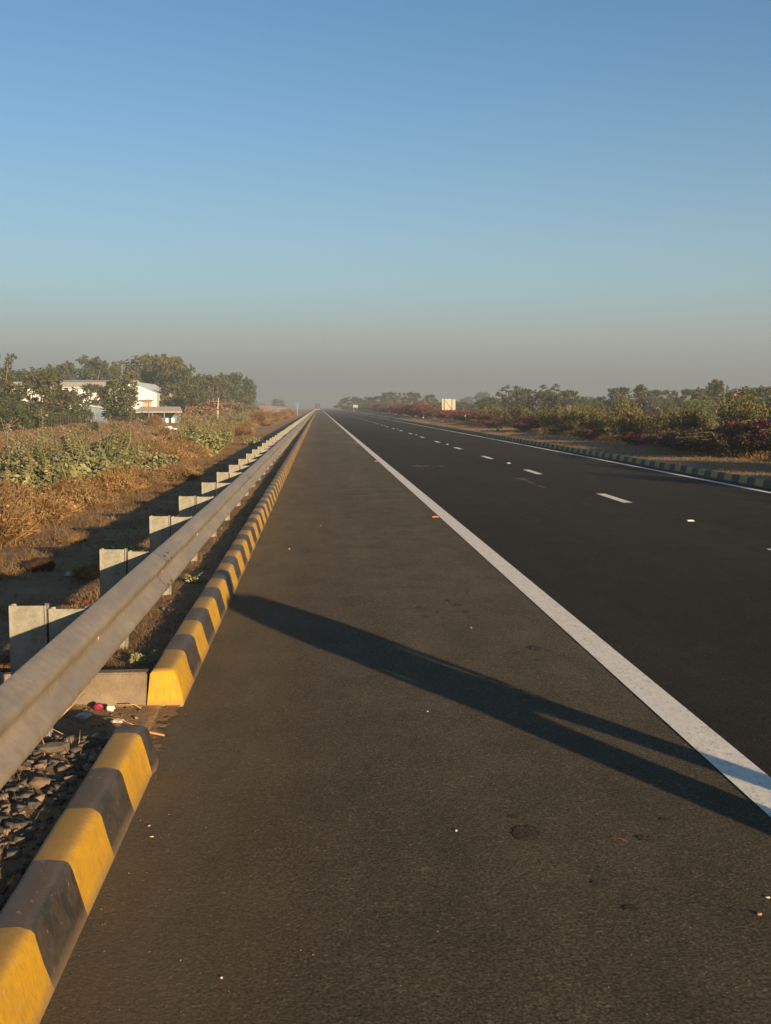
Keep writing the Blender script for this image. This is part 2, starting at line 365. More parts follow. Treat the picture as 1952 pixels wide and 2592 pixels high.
LZ = .004
strip('edge_line', 1.865, 2.065, -300, 3500, LZ, M['line'], road)
strip('median_edge_line', 8.78, 8.93, -300, 3500, LZ, M['line'], road, True)
y = 18.27 - 7.93 * 3
k = 0
while y < 560 and k < 76:
    yy = y; V = []
    for q in (0, .5, 1):
        Y_ = yy + 1.95 * q - (.13 if 8 < yy < 13 else 0); o = float(off(np.array(Y_))); V += [(5.335 + o, Y_, LZ), (5.505 + o, Y_, LZ)]
    mk('lane_dash', meshpy('lane_dash', V, [(0, 1, 3, 2), (2, 3, 5, 4)]), M['line'], road)
    y += 7.93; k += 1

# ------------------------------------------------------------------ kerbs
def kerb(name, profile, bounds, cols, mats, warp, mirror=1, cap0=None, cap1=None, seed=0):
    """profile: list of (x, z); bounds: stripe ends along Y; cols: material index for each stripe"""
    r = random.Random(seed); V = []; Fc = []; mi = []; n = len(profile)
    cx = sum(p[0] for p in profile) / n
    rows = []
    for i in range(len(bounds) - 1):
        a, b_ = bounds[i], bounds[i + 1]
        sub = 5 if a < 14 else (2 if a < 60 else 1)
        for s in range(sub): rows.append((a + (b_ - a) * s / sub, i, s == 0))
    rows.append((bounds[-1], len(bounds) - 2, True))
    near_end, far_end = rows[0][0], rows[-1][0]
    dx = dz = 0
    for (y, i, first) in rows:
        if first: dx = r.uniform(-.004, .004) ; dz = r.uniform(-.004, .004)
        shrink = 1.0; zs = 1.0
        if cap1 and y > far_end - cap1: 
            u = (y - (far_end - cap1)) / cap1; shrink = 1.10 - .14 * u * u; zs = 1 - .22 * u ** 3
        o = float(off(np.array(y))) if warp else 0
        for (x, z) in profile:
            V.append((cx + (x - cx) * shrink + o + (dx + r.uniform(-.0015, .0015) if z > 0 else 0), y + (r.uniform(-.004, .004) if first and 0 < i else 0), z * zs + (dz if z > .05 else 0)))
    for q in range(len(rows) - 1):
        for k in range(n - 1):
            Fc.append((q * n + k, q * n + k + 1, (q + 1) * n + k + 1, (q + 1) * n + k) if mirror < 0 else (q * n + k + 1, q * n + k, (q + 1) * n + k, (q + 1) * n + k + 1))
            mi.append(cols[rows[q][1]])
    e = (len(rows) - 1) * n
    Fc.append(tuple(range(n))); mi.append(cols[0]); Fc.append(tuple(e + k for k in range(n - 1, -1, -1))); mi.append(cols[-1])
    me = meshpy(name, V, Fc, mi)
    o = mk(name, me, mats)
    bm = bmesh.new(); bm.from_mesh(me); bmesh.ops.recalc_face_normals(bm, faces=bm.faces); bm.to_mesh(me); bm.free()
    me.polygons.foreach_set('use_smooth', [len(p.vertices) == 4 for p in me.polygons])
    return o
def rounded(x0, x1t, x2t, x3, h, r=.03, n=4):
    """front foot x0, front top x1t, back top x2t, back foot x3"""
    P = [(x0, -.03), (x0, 0.0), (x0 + (x1t - x0) * .4, h * .42)]
    d = 1 if x0 < x1t else -1
    for i in range(n + 1):
        a = math.pi / 2 * i / n
        P.append((x1t + d * r * (1 - math.cos(a)) - d * .012 * (1 - i / n), h - r + r * math.sin(a)))
    P.append(((x1t + x2t) / 2, h + .002))
    for i in range(n):
        a = math.pi / 2 * i / n
        P.append((x2t - d * .018 + d * .018 * math.sin(a), h - .018 + .018 * math.cos(a)))
    P += [(x2t, h - .03), (x3, 0), (x3, -.03)]
    return P
prof = rounded(-.782, -.838, -.965, -.985, .2, .035)

b1 = sorted(set([round(v, 4) for v in ([2.964 - .4535 * i for i in range(12, 0, -1)] + [2.964, 3.417, 3.876, 4.318, 4.78, 5.01])]))
c1 = [0] * (len(b1) - 1)
c1[-1] = 1
v = 0
for i in range(len(c1) - 2, -1, -1): c1[i] = v; v = 1 - v
kn = kerb('kerb', prof, b1, c1, [M['yellow'], M['black']], False, 1, None, .20, 3)
tag(kn, 'near run of yellow and black striped kerb beside the dark gravel, ending in a black rounded nose', 'kerb')
b2 = [5.89, 6.447] + [6.447 + .4562 * i for i in range(1, 1150)]
c2 = [i % 2 for i in range(len(b2) - 1)]
kf = kerb('kerb', prof, b2, c2, [M['yellow'], M['black']], False, 1, None, None, 5)
tag(kf, 'long yellow and black striped kerb under the guardrail, starting at the bright yellow end block', 'kerb')
ret = MB()
ret.add([(-.985, 5.895, -.02), (-1.95, 5.93, -.02), (-1.95, 6.02, -.02), (-.985, 6.02, -.02), (-.985, 5.925, .192), (-1.95, 5.955, .185), (-1.95, 6.02, .185), (-.985, 6.02, .192)],
        [(0, 1, 2, 3), (4, 7, 6, 5), (0, 4, 5, 1), (1, 5, 6, 2), (2, 6, 7, 3), (3, 7, 4, 0)])
o = ret.build('return_wall', M['concrete'], kf); o['label'] = 'unpainted concrete return wall of the kerb end'
bm = bmesh.new(); bm.from_mesh(o.data); bmesh.ops.recalc_face_normals(bm, faces=bm.faces); bmesh.ops.bevel(bm, geom=bm.edges[:], offset=.008, segments=2, affect='EDGES'); bm.to_mesh(o.data); bm.free()
ret = MB(); ret.box(-2.3, -.94, 4.99, 5.09, -.02, .085)
o = ret.build('concrete_sill', M['concrete']); tag(o, 'low rough concrete sill between the gravel and the drain gap in the kerb', 'concrete sill')
bm = bmesh.new(); bm.from_mesh(o.data); bmesh.ops.bevel(bm, geom=bm.edges[:], offset=.012, segments=2, affect='EDGES')
bmesh.ops.subdivide_edges(bm, edges=[e for e in bm.edges if e.calc_length() > .5], cuts=14)
for vv in bm.verts: vv.co += Vector((random.uniform(-.006, .006), random.uniform(-.009, .009), random.uniform(-.006, .004)))
bm.to_mesh(o.data); bm.free()
profR = rounded(9.28, 9.32, 9.43, 9.45, .165, .03)
bR = [-4 + .442 * i for i in range(1150)]
kr = kerb('kerb', profR, bR, [i % 2 for i in range(len(bR) - 1)], [M['yellow_old'], M['black_old']], True, -1, None, None, 9)
tag(kr, 'faded yellow and grey striped kerb along the planted median, across the road', 'kerb')
profO = rounded(16.55, 16.5, 16.38, 16.36, .17, .03)
bO = [20 + 1.1 * i for i in range(200)]
M['white_old'] = simple('old white paint', (.55, .5, .42), .8, .2, .2)
ko = kerb('kerb', profO, bO, [i % 2 for i in range(len(bO) - 1)], [M['white_old'], M['black_old']], True, 1, None, None, 12)
tag(ko, 'white and dark kerb of the other carriageway glimpsed between the median shrubs', 'kerb')

# cement smear and crumbs at the kerb ends
def blob_sheet(name, cx, cy, rx, ry, z, m, parent, seed, n=26, rag=.35, thick=0.0):
    r = random.Random(seed); V = [(cx, cy, z + thick)]
    for i in range(n):
        a = 2 * math.pi * i / n; q = 1 + r.uniform(-rag, rag)
        V.append((cx + rx * q * math.cos(a), cy + ry * q * math.sin(a), z))
    return mk(name, meshpy(name, V, [(0, 1 + i, 1 + (i + 1) % n) for i in range(n)]), m, parent)
M['stain'] = simple('oil stain', (.026, .023, .021), .6, .4, .2, 20)
M['stain_soft'] = asphalt('oil soaked asphalt', (.066, .055, .039), (.084, .070, .050), (.12, .095, .07))
M['cement'] = simple('spilt cement', (.15, .13, .11), .9, .2, .35, 25, .8, 60)
M['lanedust'] = simple('pale dirt smear', (.085, .062, .045), .9, .2, .4, 12)
sr = random.Random(4)
for (cx, cy, rx, ry) in [(.818, 4.0, .058, .07), (.80, 4.17, .018, .018), (1.19, 8.85, .035, .07), (1.22, 8.55, .033, .06), (1.13, 9.05, .025, .06), (1.26, 8.25, .02, .03),
                         (.98, 8.55, .018, .05), (1.52, 7.2, .045, .07), (1.60, 7.12, .025, .03), (1.36, 7.05, .02, .03), (1.47, 6.85, .025, .03), (.84, 8.75, .02, .05), (.86, 8.35, .025, .05),
                         (1.28, 3.92, .03, .025), (1.42, 4.1, .02, .02), (1.05, 3.35, .03, .02), (.98, 3.55, .012, .015)]:
    blob_sheet('oil_stain', cx, cy, rx, ry, .0025, M['stain_soft'], shoulder, sr.random(), rag=.25)
for (cx, cy, rx, ry) in [(.72, 20.4, .25, .14)]:
    blob_sheet('oil_stain', cx, cy, rx, ry, .0025, M['stain_soft'], shoulder, sr.random(), rag=.2)
for (px, py, rx, ry) in [(1060, 1180, .16, .5), (1118, 1180, .1, .3), (1080, 1179, .08, .2), (1322, 1213, .14, .45), (1345, 1222, .05, .5), (1372, 1232, .04, .5), (1000, 1193, .12, .3)]:
    X_ = at(px, py, 1.0); Yg = H / -(X_[1] - H); blob_sheet('dirt_smear', X_[0] * Yg, Yg, rx, ry, .0025, M['lanedust'], road, sr.random(), rag=.5)

for i in range(16):
    blob_sheet('dirt_patch', -.90 + sr.uniform(-.02, .07), 5.02 + .055 * i, sr.uniform(.03, .07), sr.uniform(.03, .06), .0040 + .0003 * i, M['ground'], shoulder, sr.random(), 14, .45)
# ------------------------------------------------------------------ guardrail
rail = tag(empty('guardrail', (-1.05, 3.0, 0)), 'long galvanised corrugated guardrail on steel posts along the left verge', 'guardrail')
base = Vector((-1.05, 3.0, 0))
WP = [(-.078, .000), (-.070, .003), (-.004, .050), (.004, .066), (-.001, .088), (-.046, .136), (-.052, .155)]
Wz = [(x, z) for x, z in WP] + [(x, .31 - z) for x, z in WP[-2::-1]]
def smooth_profile(P, it=2):
    for _ in range(it):
        Qp = [P[0]]
        for a, b_ in zip(P[:-1], P[1:]):
            Qp += [(a[0] * .75 + b_[0] * .25, a[1] * .75 + b_[1] * .25), (a[0] * .25 + b_[0] * .75, a[1] * .25 + b_[1] * .75)]
        P = Qp + [P[-1]]
    return P
Wz = smooth_profile(Wz, 1)
RZ = .452
def rail_mesh(L, y0, n_y=5, wob=0.0, seed=0):
    r = random.Random(seed); V = []; Fc = []; n = len(Wz); T = .003
    for j in range(n_y + 1):
        y = L * j / n_y; dx = r.uniform(-wob, wob); dz = r.uniform(-wob, wob)
        for (x, z) in Wz: V.append((x + dx, y, z + dz))
    m0 = len(V)
    V += [(x - T, y, z) for (x, y, z) in V]
    for j in range(n_y):
        for k in range(n - 1):
            a = j * n + k
            Fc.append((a, a + n, a + n + 1, a + 1)); Fc.append((m0 + a, m0 + a + 1, m0 + a + n + 1, m0 + a + n))
    me = meshpy('rail_section', V, Fc)
    return me
def disc(mb, c, nrm, rx, ry, th=.004, n=12, up=Vector((0, 1, 0))):
    nrm = Vector(nrm).normalized(); a = up; b_ = nrm.cross(a).normalized(); c = Vector(c)
    V = [c + a * rx * math.cos(t) + b_ * ry * math.sin(t) for t in [2 * math.pi * i / n for i in range(n)]]
    V2 = [v_ + nrm * th for v_ in V]
    mb.add(V + V2, [tuple(range(n))[::-1], tuple(range(n, 2 * n))] + [(i, (i + 1) % n, n + (i + 1) % n, n + i) for i in range(n)])
PITCHP = 2.028
post0 = 4.935 - PITCHP * 4
SEC = PITCHP * 2
secs = []
m4 = [rail_mesh(SEC + .30, 0, 6, .0012, s) for s in range(4)]
for m_ in m4:
    m_.materials.append(M['galv']); m_.polygons.foreach_set('use_smooth', [True] * len(m_.polygons))
# laps fall just past a post (first one seen near Y = 7)
lap0 = 7.13 - SEC * 3
def bolt_mesh(slot):
    mb = MB(); disc(mb, (0, 0, 0), (1, 0, 0), .024 if slot else .013, .009 if slot else .013, .0015 if slot else .008)
    return meshpy('bolt', mb.V, mb.F, mb.M)
bs = bolt_mesh(True); bs.materials.append(M['slot']); bb = bolt_mesh(False); bb.materials.append(M['steelbolt'])
for i in range(62):
    y0 = lap0 + SEC * i
    o = bpy.data.objects.new('rail_section', m4[i % 4]); COL.objects.link(o); o.parent = rail
    o.location = Vector((.004 * (i % 2) + .03, y0 - .30, RZ)) - Vector((-.0, base.y, 0)) ; o.location.x = .05 + .004 * (i % 2)
    if 1 <= i < 9:
        for (zz, nx_, nz) in ((.265, .7, .45), (.235, 1, .2), (.083, 1, 0), (.045, .8, -.4)):
            for yy in (.07, .22):
                # x of the profile at this height
                k = min(range(len(Wz)), key=lambda q: abs(Wz[q][1] - zz)); a_, b_ = Wz[max(k - 1, 0)], Wz[min(k + 1, len(Wz) - 1)]
                tx, tz = b_[0] - a_[0], b_[1] - a_[1]; nn = Vector((tz, 0, -tx)).normalized()
                q = bpy.data.objects.new('bolt_slot', bs); COL.objects.link(q); q.parent = o
                q.location = (Wz[k][0] + .001, yy + SEC if False else yy, Wz[k][1]); q.rotation_euler = (0, -math.atan2(nn.z, nn.x), 0)
        for pp in (0, 1):
            q = bpy.data.objects.new('post_bolt', bb); COL.objects.link(q); q.parent = o
            q.location = (-.052, (post0 - lap0) % PITCHP + .30 + .03 + PITCHP * pp, .155)
    secs.append(o)
yend = lap0 + SEC * 62
o = mk('rail_section', rail_mesh(700, 0, 12), M['galv'], rail, True); o.location = (.05, yend - .30 - base.y, RZ); o['kind'] = 'stuff'; o['name_note'] = 'far run'
del o['name_note']
# posts: C-section post with a C-section spacer, webs square to the road
def csec(mb, x0, x1, z0, z1, fl=.06, t=.005):
    mb.box(x0, x1, 0, t, z0, z1); mb.box(x0, x0 + t, t, fl, z0, z1); mb.box(x1 - t, x1, t, fl, z0, z1)
    mb.box(x0 + t, x0 + .02, fl - t, fl, z0, z1); mb.box(x1 - .02, x1 - t, fl - t, fl, z0, z1)
def bev(me, w=.0025):
    bm = bmesh.new(); bm.from_mesh(me); bmesh.ops.bevel(bm, geom=bm.edges[:], offset=w, segments=1, affect='EDGES'); bm.to_mesh(me); bm.free()
mb = MB(); csec(mb, -.405, -.232, -.3, .765); mb.box(-.238, -.230, -.010, .0, -.2, .768); pm = meshpy('post', mb.V, mb.F, mb.M); bev(pm, .0015); pm.materials.append(M['post'])
mb = MB(); csec(mb, -.222, -.045, .43, .760); sm = meshpy('spacer_block', mb.V, mb.F, mb.M); bev(sm, .0015); sm.materials.append(M['post'])
pr = random.Random(2)
for i in range(100):
    y = post0 + PITCHP * i
    p = bpy.data.objects.new('post', pm); COL.objects.link(p); p.parent = rail
    p.location = (pr.uniform(-.006, .006), y - base.y, pr.uniform(-.008, .008)); p.rotation_euler = (pr.uniform(-.012, .012), pr.uniform(-.01, .01), pr.uniform(-.02, .02))
    s = bpy.data.objects.new('spacer_block', sm); COL.objects.link(s); s.parent = p
    s.location = (0, 0, pr.uniform(-.012, .002))
mb = MB()
for i in range(100, 420):
    y = post0 + PITCHP * i - base.y; mb.box(-.405, -.045, y, y + .05, .4, .765); mb.box(-.405, -.23, y, y + .05, -.2, .399)
o = mb.build('post', M['post'], rail); o['kind'] = 'stuff'

# ------------------------------------------------------------------ reflective studs
M['stud_w'] = simple('white reflector', (.6, .58, .52), .35, .6, .05)
M['stud_o'] = simple('orange reflector', (0.5250, 0.1540, 0.0280), .35, .6, .05)
M['stud_b'] = simple('stud casing', (.45, .42, .36), .6)
def stud(kind, x, y, label, group):
    mb = MB(); a, b_, h = .055, .05, .018
    mb.add([(-a, -b_, 0), (a, -b_, 0), (a, b_, 0), (-a, b_, 0), (-a * .75, -b_ * .45, h), (a * .75, -b_ * .45, h), (a * .75, b_ * .45, h), (-a * .75, b_ * .45, h)],
           [(4, 5, 6, 7), (1, 2, 6, 5), (3, 0, 4, 7)], 0)
    o = mb.build('road_stud', M['stud_b']); o.location = (x, y, .0045)
    r = MB(); r.add([(-a, -b_ - .001, 0), (a, -b_ - .001, 0), (a * .75, -b_ * .45 - .001, h), (-a * .75, -b_ * .45 - .001, h), (-a, b_ + .001, 0), (a, b_ + .001, 0), (a * .75, b_ * .45 + .001, h), (-a * .75, b_ * .45 + .001, h)],
                    [(0, 1, 2, 3), (5, 4, 7, 6)], 0)
    r.build('reflector', M['stud_w' if kind == 'w' else 'stud_o'], o)
    tag(o, label, 'road stud', group)
nth = ['nearest', 'second', 'third', 'fourth', 'fifth', 'sixth', 'seventh']
for i in range(7):
    y = 15.23 + 16.1 * i
    stud('w', 5.50 + float(off(np.array(y))), y, f'{nth[i]} small white road stud up the dashed lane line', 'white studs between the lane dashes')
    y = 16.0 + 16.6 * i
    stud('o', 1.79, y, f'{nth[i]} orange road stud up the left side of the solid white line', 'orange studs along the solid line')
stud('w', 5.40, 12.2 - 13.0, 'white road stud on the dashed line beside the camera', 'white studs between the lane dashes')

# ------------------------------------------------------------------ leaves
def leaves(P, size, asp=.5, seed=0, up=0.0, nvec=None, bend=None):
    """P (n,3) leaf centres -> quads (rhombus leaves) with random directions"""
    r = np.random.default_rng(seed); n = len(P)
    d = r.normal(size=(n, 3)); d[:, 2] = d[:, 2] * .7 + up; d /= np.linalg.norm(d, axis=1)[:, None]
    e = r.normal(size=(n, 3)); s = np.cross(d, e); s /= np.linalg.norm(s, axis=1)[:, None] + 1e-9
    L = (size * r.uniform(.6, 1.35, n))[:, None] * .5
    a = P - d * L; c = P + d * L; b_ = P + s * L * asp; f = P - s * L * asp
    V = np.stack([a, b_, c, f], 1).reshape(-1, 3)
    return V, np.arange(4 * n).reshape(n, 4)
def in_balls(C, R, n, seed, shell=.55, flat=.8):
    r = np.random.default_rng(seed); C = np.asarray(C, float); R = np.asarray(R, float)
    w_ = R ** 2; k = r.choice(len(C), n, p=w_ / w_.sum())
    d = r.normal(size=(n, 3)); d /= np.linalg.norm(d, axis=1)[:, None]
    q = (shell + (1 - shell) * r.random(n)) * (1 + .12 * r.normal(size=n)); q *= R[k]
    P = C[k] + d * q[:, None] * np.array([1, 1, flat]); return P
def cat(parts):
    V = []; Q_ = []; b0 = 0
    for v_, q_ in parts:
        V.append(v_); Q_.append(q_ + b0); b0 += len(v_)
    return np.concatenate(V), np.concatenate(Q_)
def make_tree(seed, h, spread, low, nclump, csize, nleaf, lsize, leafm, shape='round', bare=False):
    """h total height, spread crown radius, low = height of the lowest foliage"""
    r = random.Random(seed); root = bpy.data.objects.new('tree', None); COL.objects.link(root)
    C = []; R = []
    for i in range(nclump):
        u = (i + .5) / nclump; a = i * 2.4 + r.uniform(-.5, .5)
        if shape == 'round': z = low + (h - low) * (u ** .8); rad = spread * math.sqrt(max(.05, 1 - ((z - low) / (h - low) * 1.9 - .75) ** 2 * .62)) * r.uniform(.35, .85)
        elif shape == 'umbrella': z = low + (h - low) * (.45 + .5 * u); rad = spread * (1.05 - .75 * u) * r.uniform(.55, 1.0)
        elif shape == 'cone': z = low + (h - low) * u; rad = spread * (1 - u * .9) * r.uniform(.3, .9)
        else: z = low + (h - low) * u; rad = spread * r.uniform(.2, .9)
        rr = csize * r.uniform(.6, 1.25) * (1 - .35 * u)
        z = min(z, h - rr * .7); C.append((rad * math.cos(a), rad * math.sin(a), z)); R.append(rr)
    # small outlying tufts break up the outline
    big = list(zip(C, R))
    for (c, q) in big:
        for _ in range(6):
            d = Vector((r.gauss(0, 1), r.gauss(0, 1), r.gauss(.35, .8))).normalized() * q * r.uniform(.85, 1.25)
            C.append((c[0] + d.x, c[1] + d.y, c[2] + d.z * .8)); R.append(q * r.uniform(.25, .5))
    P = in_balls(C, R, nleaf, seed, .35); P[:, 2] = np.maximum(P[:, 2], .08)
    V, Q_ = leaves(P, lsize, .6, seed)
    mk('crown', meshnp('crown', V, Q_), leafm, root)
    mb = MB(); lean = r.uniform(-.25, .25)
    fork = Vector((lean, r.uniform(-.2, .2), max(.5, low * .8)))
    mb.tube([(0, 0, -.4), (lean * .3, 0, fork.z * .5), fork], [h * .035, h * .027, h * .022], 7)
    for (c, q) in big:
        c = Vector(c); mid = fork.lerp(c, .5) + Vector((r.uniform(-.2, .2), r.uniform(-.2, .2), .12 * h * r.random()))
        mb.tube([fork, mid, c + Vector((0, 0, q * .3))], [h * .015, h * .008, h * .003], 5, cap=False)
    mb.build('trunk', M['bark'], root)
    return root
TREES = {
    'broad': make_tree(11, 6.5, 3.3, .3, 20, 1.35, 7500, .34, M['leaf_green']),
    'olive': make_tree(12, 6.5, 3.4, .3, 20, 1.3, 7500, .32, M['leaf_olive']),
    'umbrella': make_tree(13, 6.0, 2.7, 1.2, 15, 1.05, 4200, .27, M['leaf_green'], 'round'),
    'airy': make_tree(14, 7.0, 1.7, 1.8, 15, .95, 3000, .26, M['leaf_green'], 'tall'),
    'cone': make_tree(15, 6.5, 1.6, .6, 13, .85, 3200, .28, M['leaf_olive'], 'cone'),
    'bush': make_tree(16, 2.6, 1.7, .25, 10, .8, 2600, .2, M['leaf_green']),
    'bright': make_tree(17, 3.2, 2.3, .3, 10, .95, 2800, .22, M['leaf_bright']),
    'drybush': make_tree(18, 2.4, 1.8, .1, 10, .75, 2200, .2, M['leaf_dry']),
}
first_use = {k: True for k in TREES}
def plant(kind, x, y, z, hgt, wid, label, group=None, cat_='tree', name=None, rz=None):
    src = TREES[kind]
    base_h = {'broad': 6.5, 'olive': 6.5, 'umbrella': 6.0, 'airy': 7.0, 'cone': 6.5, 'bush': 2.6, 'bright': 3.2, 'drybush': 2.4}[kind]
    base_w = {'broad': 7.6, 'olive': 7.8, 'umbrella': 7.0, 'airy': 5.2, 'cone': 3.8, 'bush': 4.0, 'bright': 5.2, 'drybush': 4.2}[kind]
    if first_use[kind]: o = src; first_use[kind] = False
    else: o = copy_tree(src)
    o.name = name or 'tree'
    o.location = (x, y, z); o.rotation_euler.z = random.Random(x * 7 + y).uniform(0, 6.28) if rz is None else rz
    o.scale = (wid / base_w, wid / base_w, hgt / base_h)
    tag(o, label, cat_, group); return o
def tree_at(kind, px, top, wpx, Y, label, group=None, zg=-.6, **kw):
    X, ztop = at(px, top, Y); hgt = ztop - zg; wid = 1.42 * wpx * Y / F_PX
    return plant(kind, X, Y, zg, hgt * 1.03, wid, label, group, **kw)
random.seed(5)
GL = 'trees around the white warehouse'
L = [('airy', 8, 898, 70, 118, 'tall thin tree with a bare-topped crown at the far left edge of the field'),
     ('broad', 10, 975, 120, 108, 'dark green tree under the tall thin one at the left edge'),
     ('broad', 62, 938, 130, 190, 'pale hazy tree behind the leftmost dark trees'),
     ('olive', 92, 948, 138, 112, 'broad olive tree in front of the left end of the warehouse'),
     ('broad', 150, 930, 80, 196, 'dark tree with rust coloured patches rising above the warehouse roof'),
     ('broad', 216, 910, 120, 215, 'big rounded green tree behind the middle of the warehouse roof'),
     ('broad', 174, 986, 74, 118, 'dark tree covering the wall between the olive tree and the blue shed'),
     ('umbrella', 232, 975, 80, 146, 'spreading thorny tree whose branches hang over the blue shed'),
     ('cone', 290, 922, 52, 195, 'small pointed tree poking above the warehouse roof'),
     ('olive', 340, 940, 90, 200, 'green tree right behind the white gable'),
     ('broad', 312, 962, 95, 122, 'leafy dark tree standing right in front of the white gable wall'),
     ('olive', 378, 905, 135, 205, 'largest brownish green tree, highest of the row behind the gable'),
     ('olive', 428, 912, 90, 190, 'brownish tree just right of the highest one'),
     ('broad', 472, 931, 75, 180, 'dark green tree with a tufted top, right of the shed roof'),
     ('olive', 440, 975, 100, 165, 'low olive tree over the right end of the shed roof'),
     ('broad', 515, 962, 60, 210, 'small hazy tree in the dip of the tree row'),
     ('olive', 545, 958, 70, 200, 'rounded olive tree behind the white pole'),
     ('broad', 570, 950, 72, 215, 'hazy dark tree, left one of the two at the end of the row'),
     ('broad', 602, 950, 62, 225, 'hazy tree with a knobbly crown near the end of the row'),
     ('broad', 632, 972, 44, 235, 'last tree of the left row, fading into the haze'),
     ('olive', 138, 982, 62, 126, 'rounded olive tree before the long warehouse wall'),
     ('broad', 258, 925, 84, 232, 'green tree filling the dip between the big rounded tree and the small pointed one'),
     ('broad', 118, 938, 100, 205, 'hazy green tree behind the broad olive tree at the left'),
     ('broad', 400, 935, 110, 236, 'deep green tree filling in behind the highest brownish tree'),
     ('broad', 494, 952, 90, 228, 'hazy green tree between the tufted tree and the small one in the dip'),
     ('umbrella', 496, 992, 66, 156, 'thorny tree with a bent pale trunk left of the white pole')]
for (k, px, top, wp, Y, lab) in L: tree_at(k, px, top, wp, Y, lab, GL)
for (k, px, top, wp, Y, lab, nm) in [
        ('bush', 188, 1034, 62, 100, 'round green bush at the left end of the wire fence', 'bush'),
        ('bush', 28, 1020, 90, 92, 'dark bush at the left edge below the trees', 'bush'),
        ('bush', 90, 1040, 90, 98, 'dark bush below the broad olive tree', 'bush'),
        ('drybush', 482, 1034, 50, 138, 'brown scrub thicket beside the shed', 'bush'),
        ('drybush', 530, 1018, 80, 150, 'brown thicket behind the foot of the white pole', 'bush'),
        ('bush', 130, 1046, 60, 95, 'green bush at the foot of the fence, left of the round one', 'bush'),
        ('drybush', 585, 1020, 100, 180, 'brown scrub under the end trees of the left row', 'bush'),
        ('bush', 238, 1068, 26, 75, 'little green bush in the brown field before the fence', 'bush'),
        ('bush', 640, 1032, 40, 230, 'low hazy bush under the last tree of the left row', 'bush')]:
    tree_at(k, px, top, wp, Y, lab, 'bushes below the tree row', cat_='bush', name=nm, zg=-.55)
GR = 'trees beyond the median'
Rr = [('broad', 888, 1006, 46, 420, 'farthest rounded tree beyond the median, left of the red hedge start'),
      ('broad', 928, 1006, 42, 380, 'low hazy tree just right of the farthest rounded one'),
      ('umbrella', 962, 1003, 44, 350, 'hazy tree above the far red hedge'),
      ('umbrella', 986, 994, 40, 330, 'tallest hazy tree above the far red hedge'),
      ('airy', 1003, 995, 24, 320, 'thin hazy tree beside the tallest far one'),
      ('airy', 1021, 997, 24, 300, 'narrow dark hazy tree in the far group'),
      ('umbrella', 1043, 994, 40, 290, 'hazy spreading tree left of the bare one'),
      ('airy', 1067, 1002, 28, 290, 'faint sparse tree between two fuller ones'),
      ('umbrella', 1091, 1000, 32, 270, 'small hazy tree nearest the left of the sign board'),
      ('broad', 1120, 1020, 60, 290, 'low hazy tree behind the sign board'),
      ('broad', 1163, 1018, 46, 270, 'low dim tree just right of the sign board'),
      ('broad', 1207, 1019, 44, 260, 'low hazy tree midway between the sign and the tall trees'),
      ('broad', 1243, 1007, 52, 210, 'dark round tree at the left foot of the tall sparse tree'),
      ('airy', 1288, 979, 60, 190, 'tall sparse tree with pale bare limbs right of the sign board'),
      ('umbrella', 1326, 986, 56, 190, 'olive crowned tree right of the tall sparse one'),
      ('broad', 1366, 991, 64, 175, 'dark full tree with a flat top over the hedge'),
      ('airy', 1398, 976, 50, 185, 'thin tree with a high tuft beside the dark flat-topped tree'),
      ('broad', 1410, 998, 60, 180, 'dark tree beneath the one with a high tuft'),
      ('umbrella', 1442, 990, 50, 170, 'dark spreading tree sloping down to the gap in the row'),
      ('broad', 1468, 1006, 36, 200, 'small tree beginning the dip in the tree row'),
      ('broad', 1494, 1012, 40, 230, 'hazy low tree in the dip of the tree row'),
      ('broad', 1528, 1006, 50, 210, 'hazy dark tree just left of the wide spreading one'),
      ('umbrella', 1572, 983, 66, 165, 'wide tree with a flat leaning top above the hedge'),
      ('cone', 1622, 977, 50, 175, 'brownish pointed tree right of the wide leaning one'),
      ('umbrella', 1658, 989, 50, 180, 'tree with dusty foliage left of the twin low crowns'),
      ('umbrella', 1692, 989, 46, 190, 'dusty tree in the middle of the right row'),
      ('umbrella', 1741, 987, 50, 180, 'round headed tree with sky showing below its crown'),
      ('broad', 1775, 985, 50, 160, 'dark tree at the left foot of the tall pointed one'),
      ('cone', 1812, 965, 62, 150, 'tallest pointed tree of the right row'),
      ('airy', 1838, 980, 24, 160, 'little tufted tree just right of the tallest pointed one'),
      ('broad', 1872, 988, 84, 135, 'dense green tree under the pink blossoms'),
      ('broad', 1915, 982, 84, 150, 'dense tree behind the pink blossoms near the right edge'),
      ('olive', 1956, 984, 70, 140, 'dark tree cut by the right edge of the view')]
for (k, px, top, wp, Y, lab) in Rr: tree_at(k, px, top, wp * 1.1, max(Y * .8, 128) if px > 1240 else Y, lab, GR, zg=0)
for (k, px, top, wp, Y, lab) in [('bright', 1768, 1012, 80, 100, 'fresh green bush behind the hedge under the tallest pointed tree'),
                                 ('broad', 1660, 1010, 120, 170, 'dark thicket filling under the dusty trees'), ('broad', 1560, 1012, 110, 190, 'dim thicket below the wide leaning tree'),
                                 ('broad', 1300, 1014, 120, 220, 'blue-hazed thicket under the tall sparse tree'), ('bush', 1400, 1016, 90, 170, 'dark undergrowth below the tree with a high tuft'),
                                 ('broad', 1740, 1012, 120, 165, 'dim thicket below the round headed tree'), ('bush', 1890, 1012, 140, 100, 'dark green bush behind the hedge by the right edge'),
                                 ('bush', 1480, 1020, 100, 210, 'dim thicket in the dip of the right row')]:
    tree_at(k, px, top, wp, Y, lab, 'thickets behind the median hedge', cat_='bush', name='bush', zg=0)
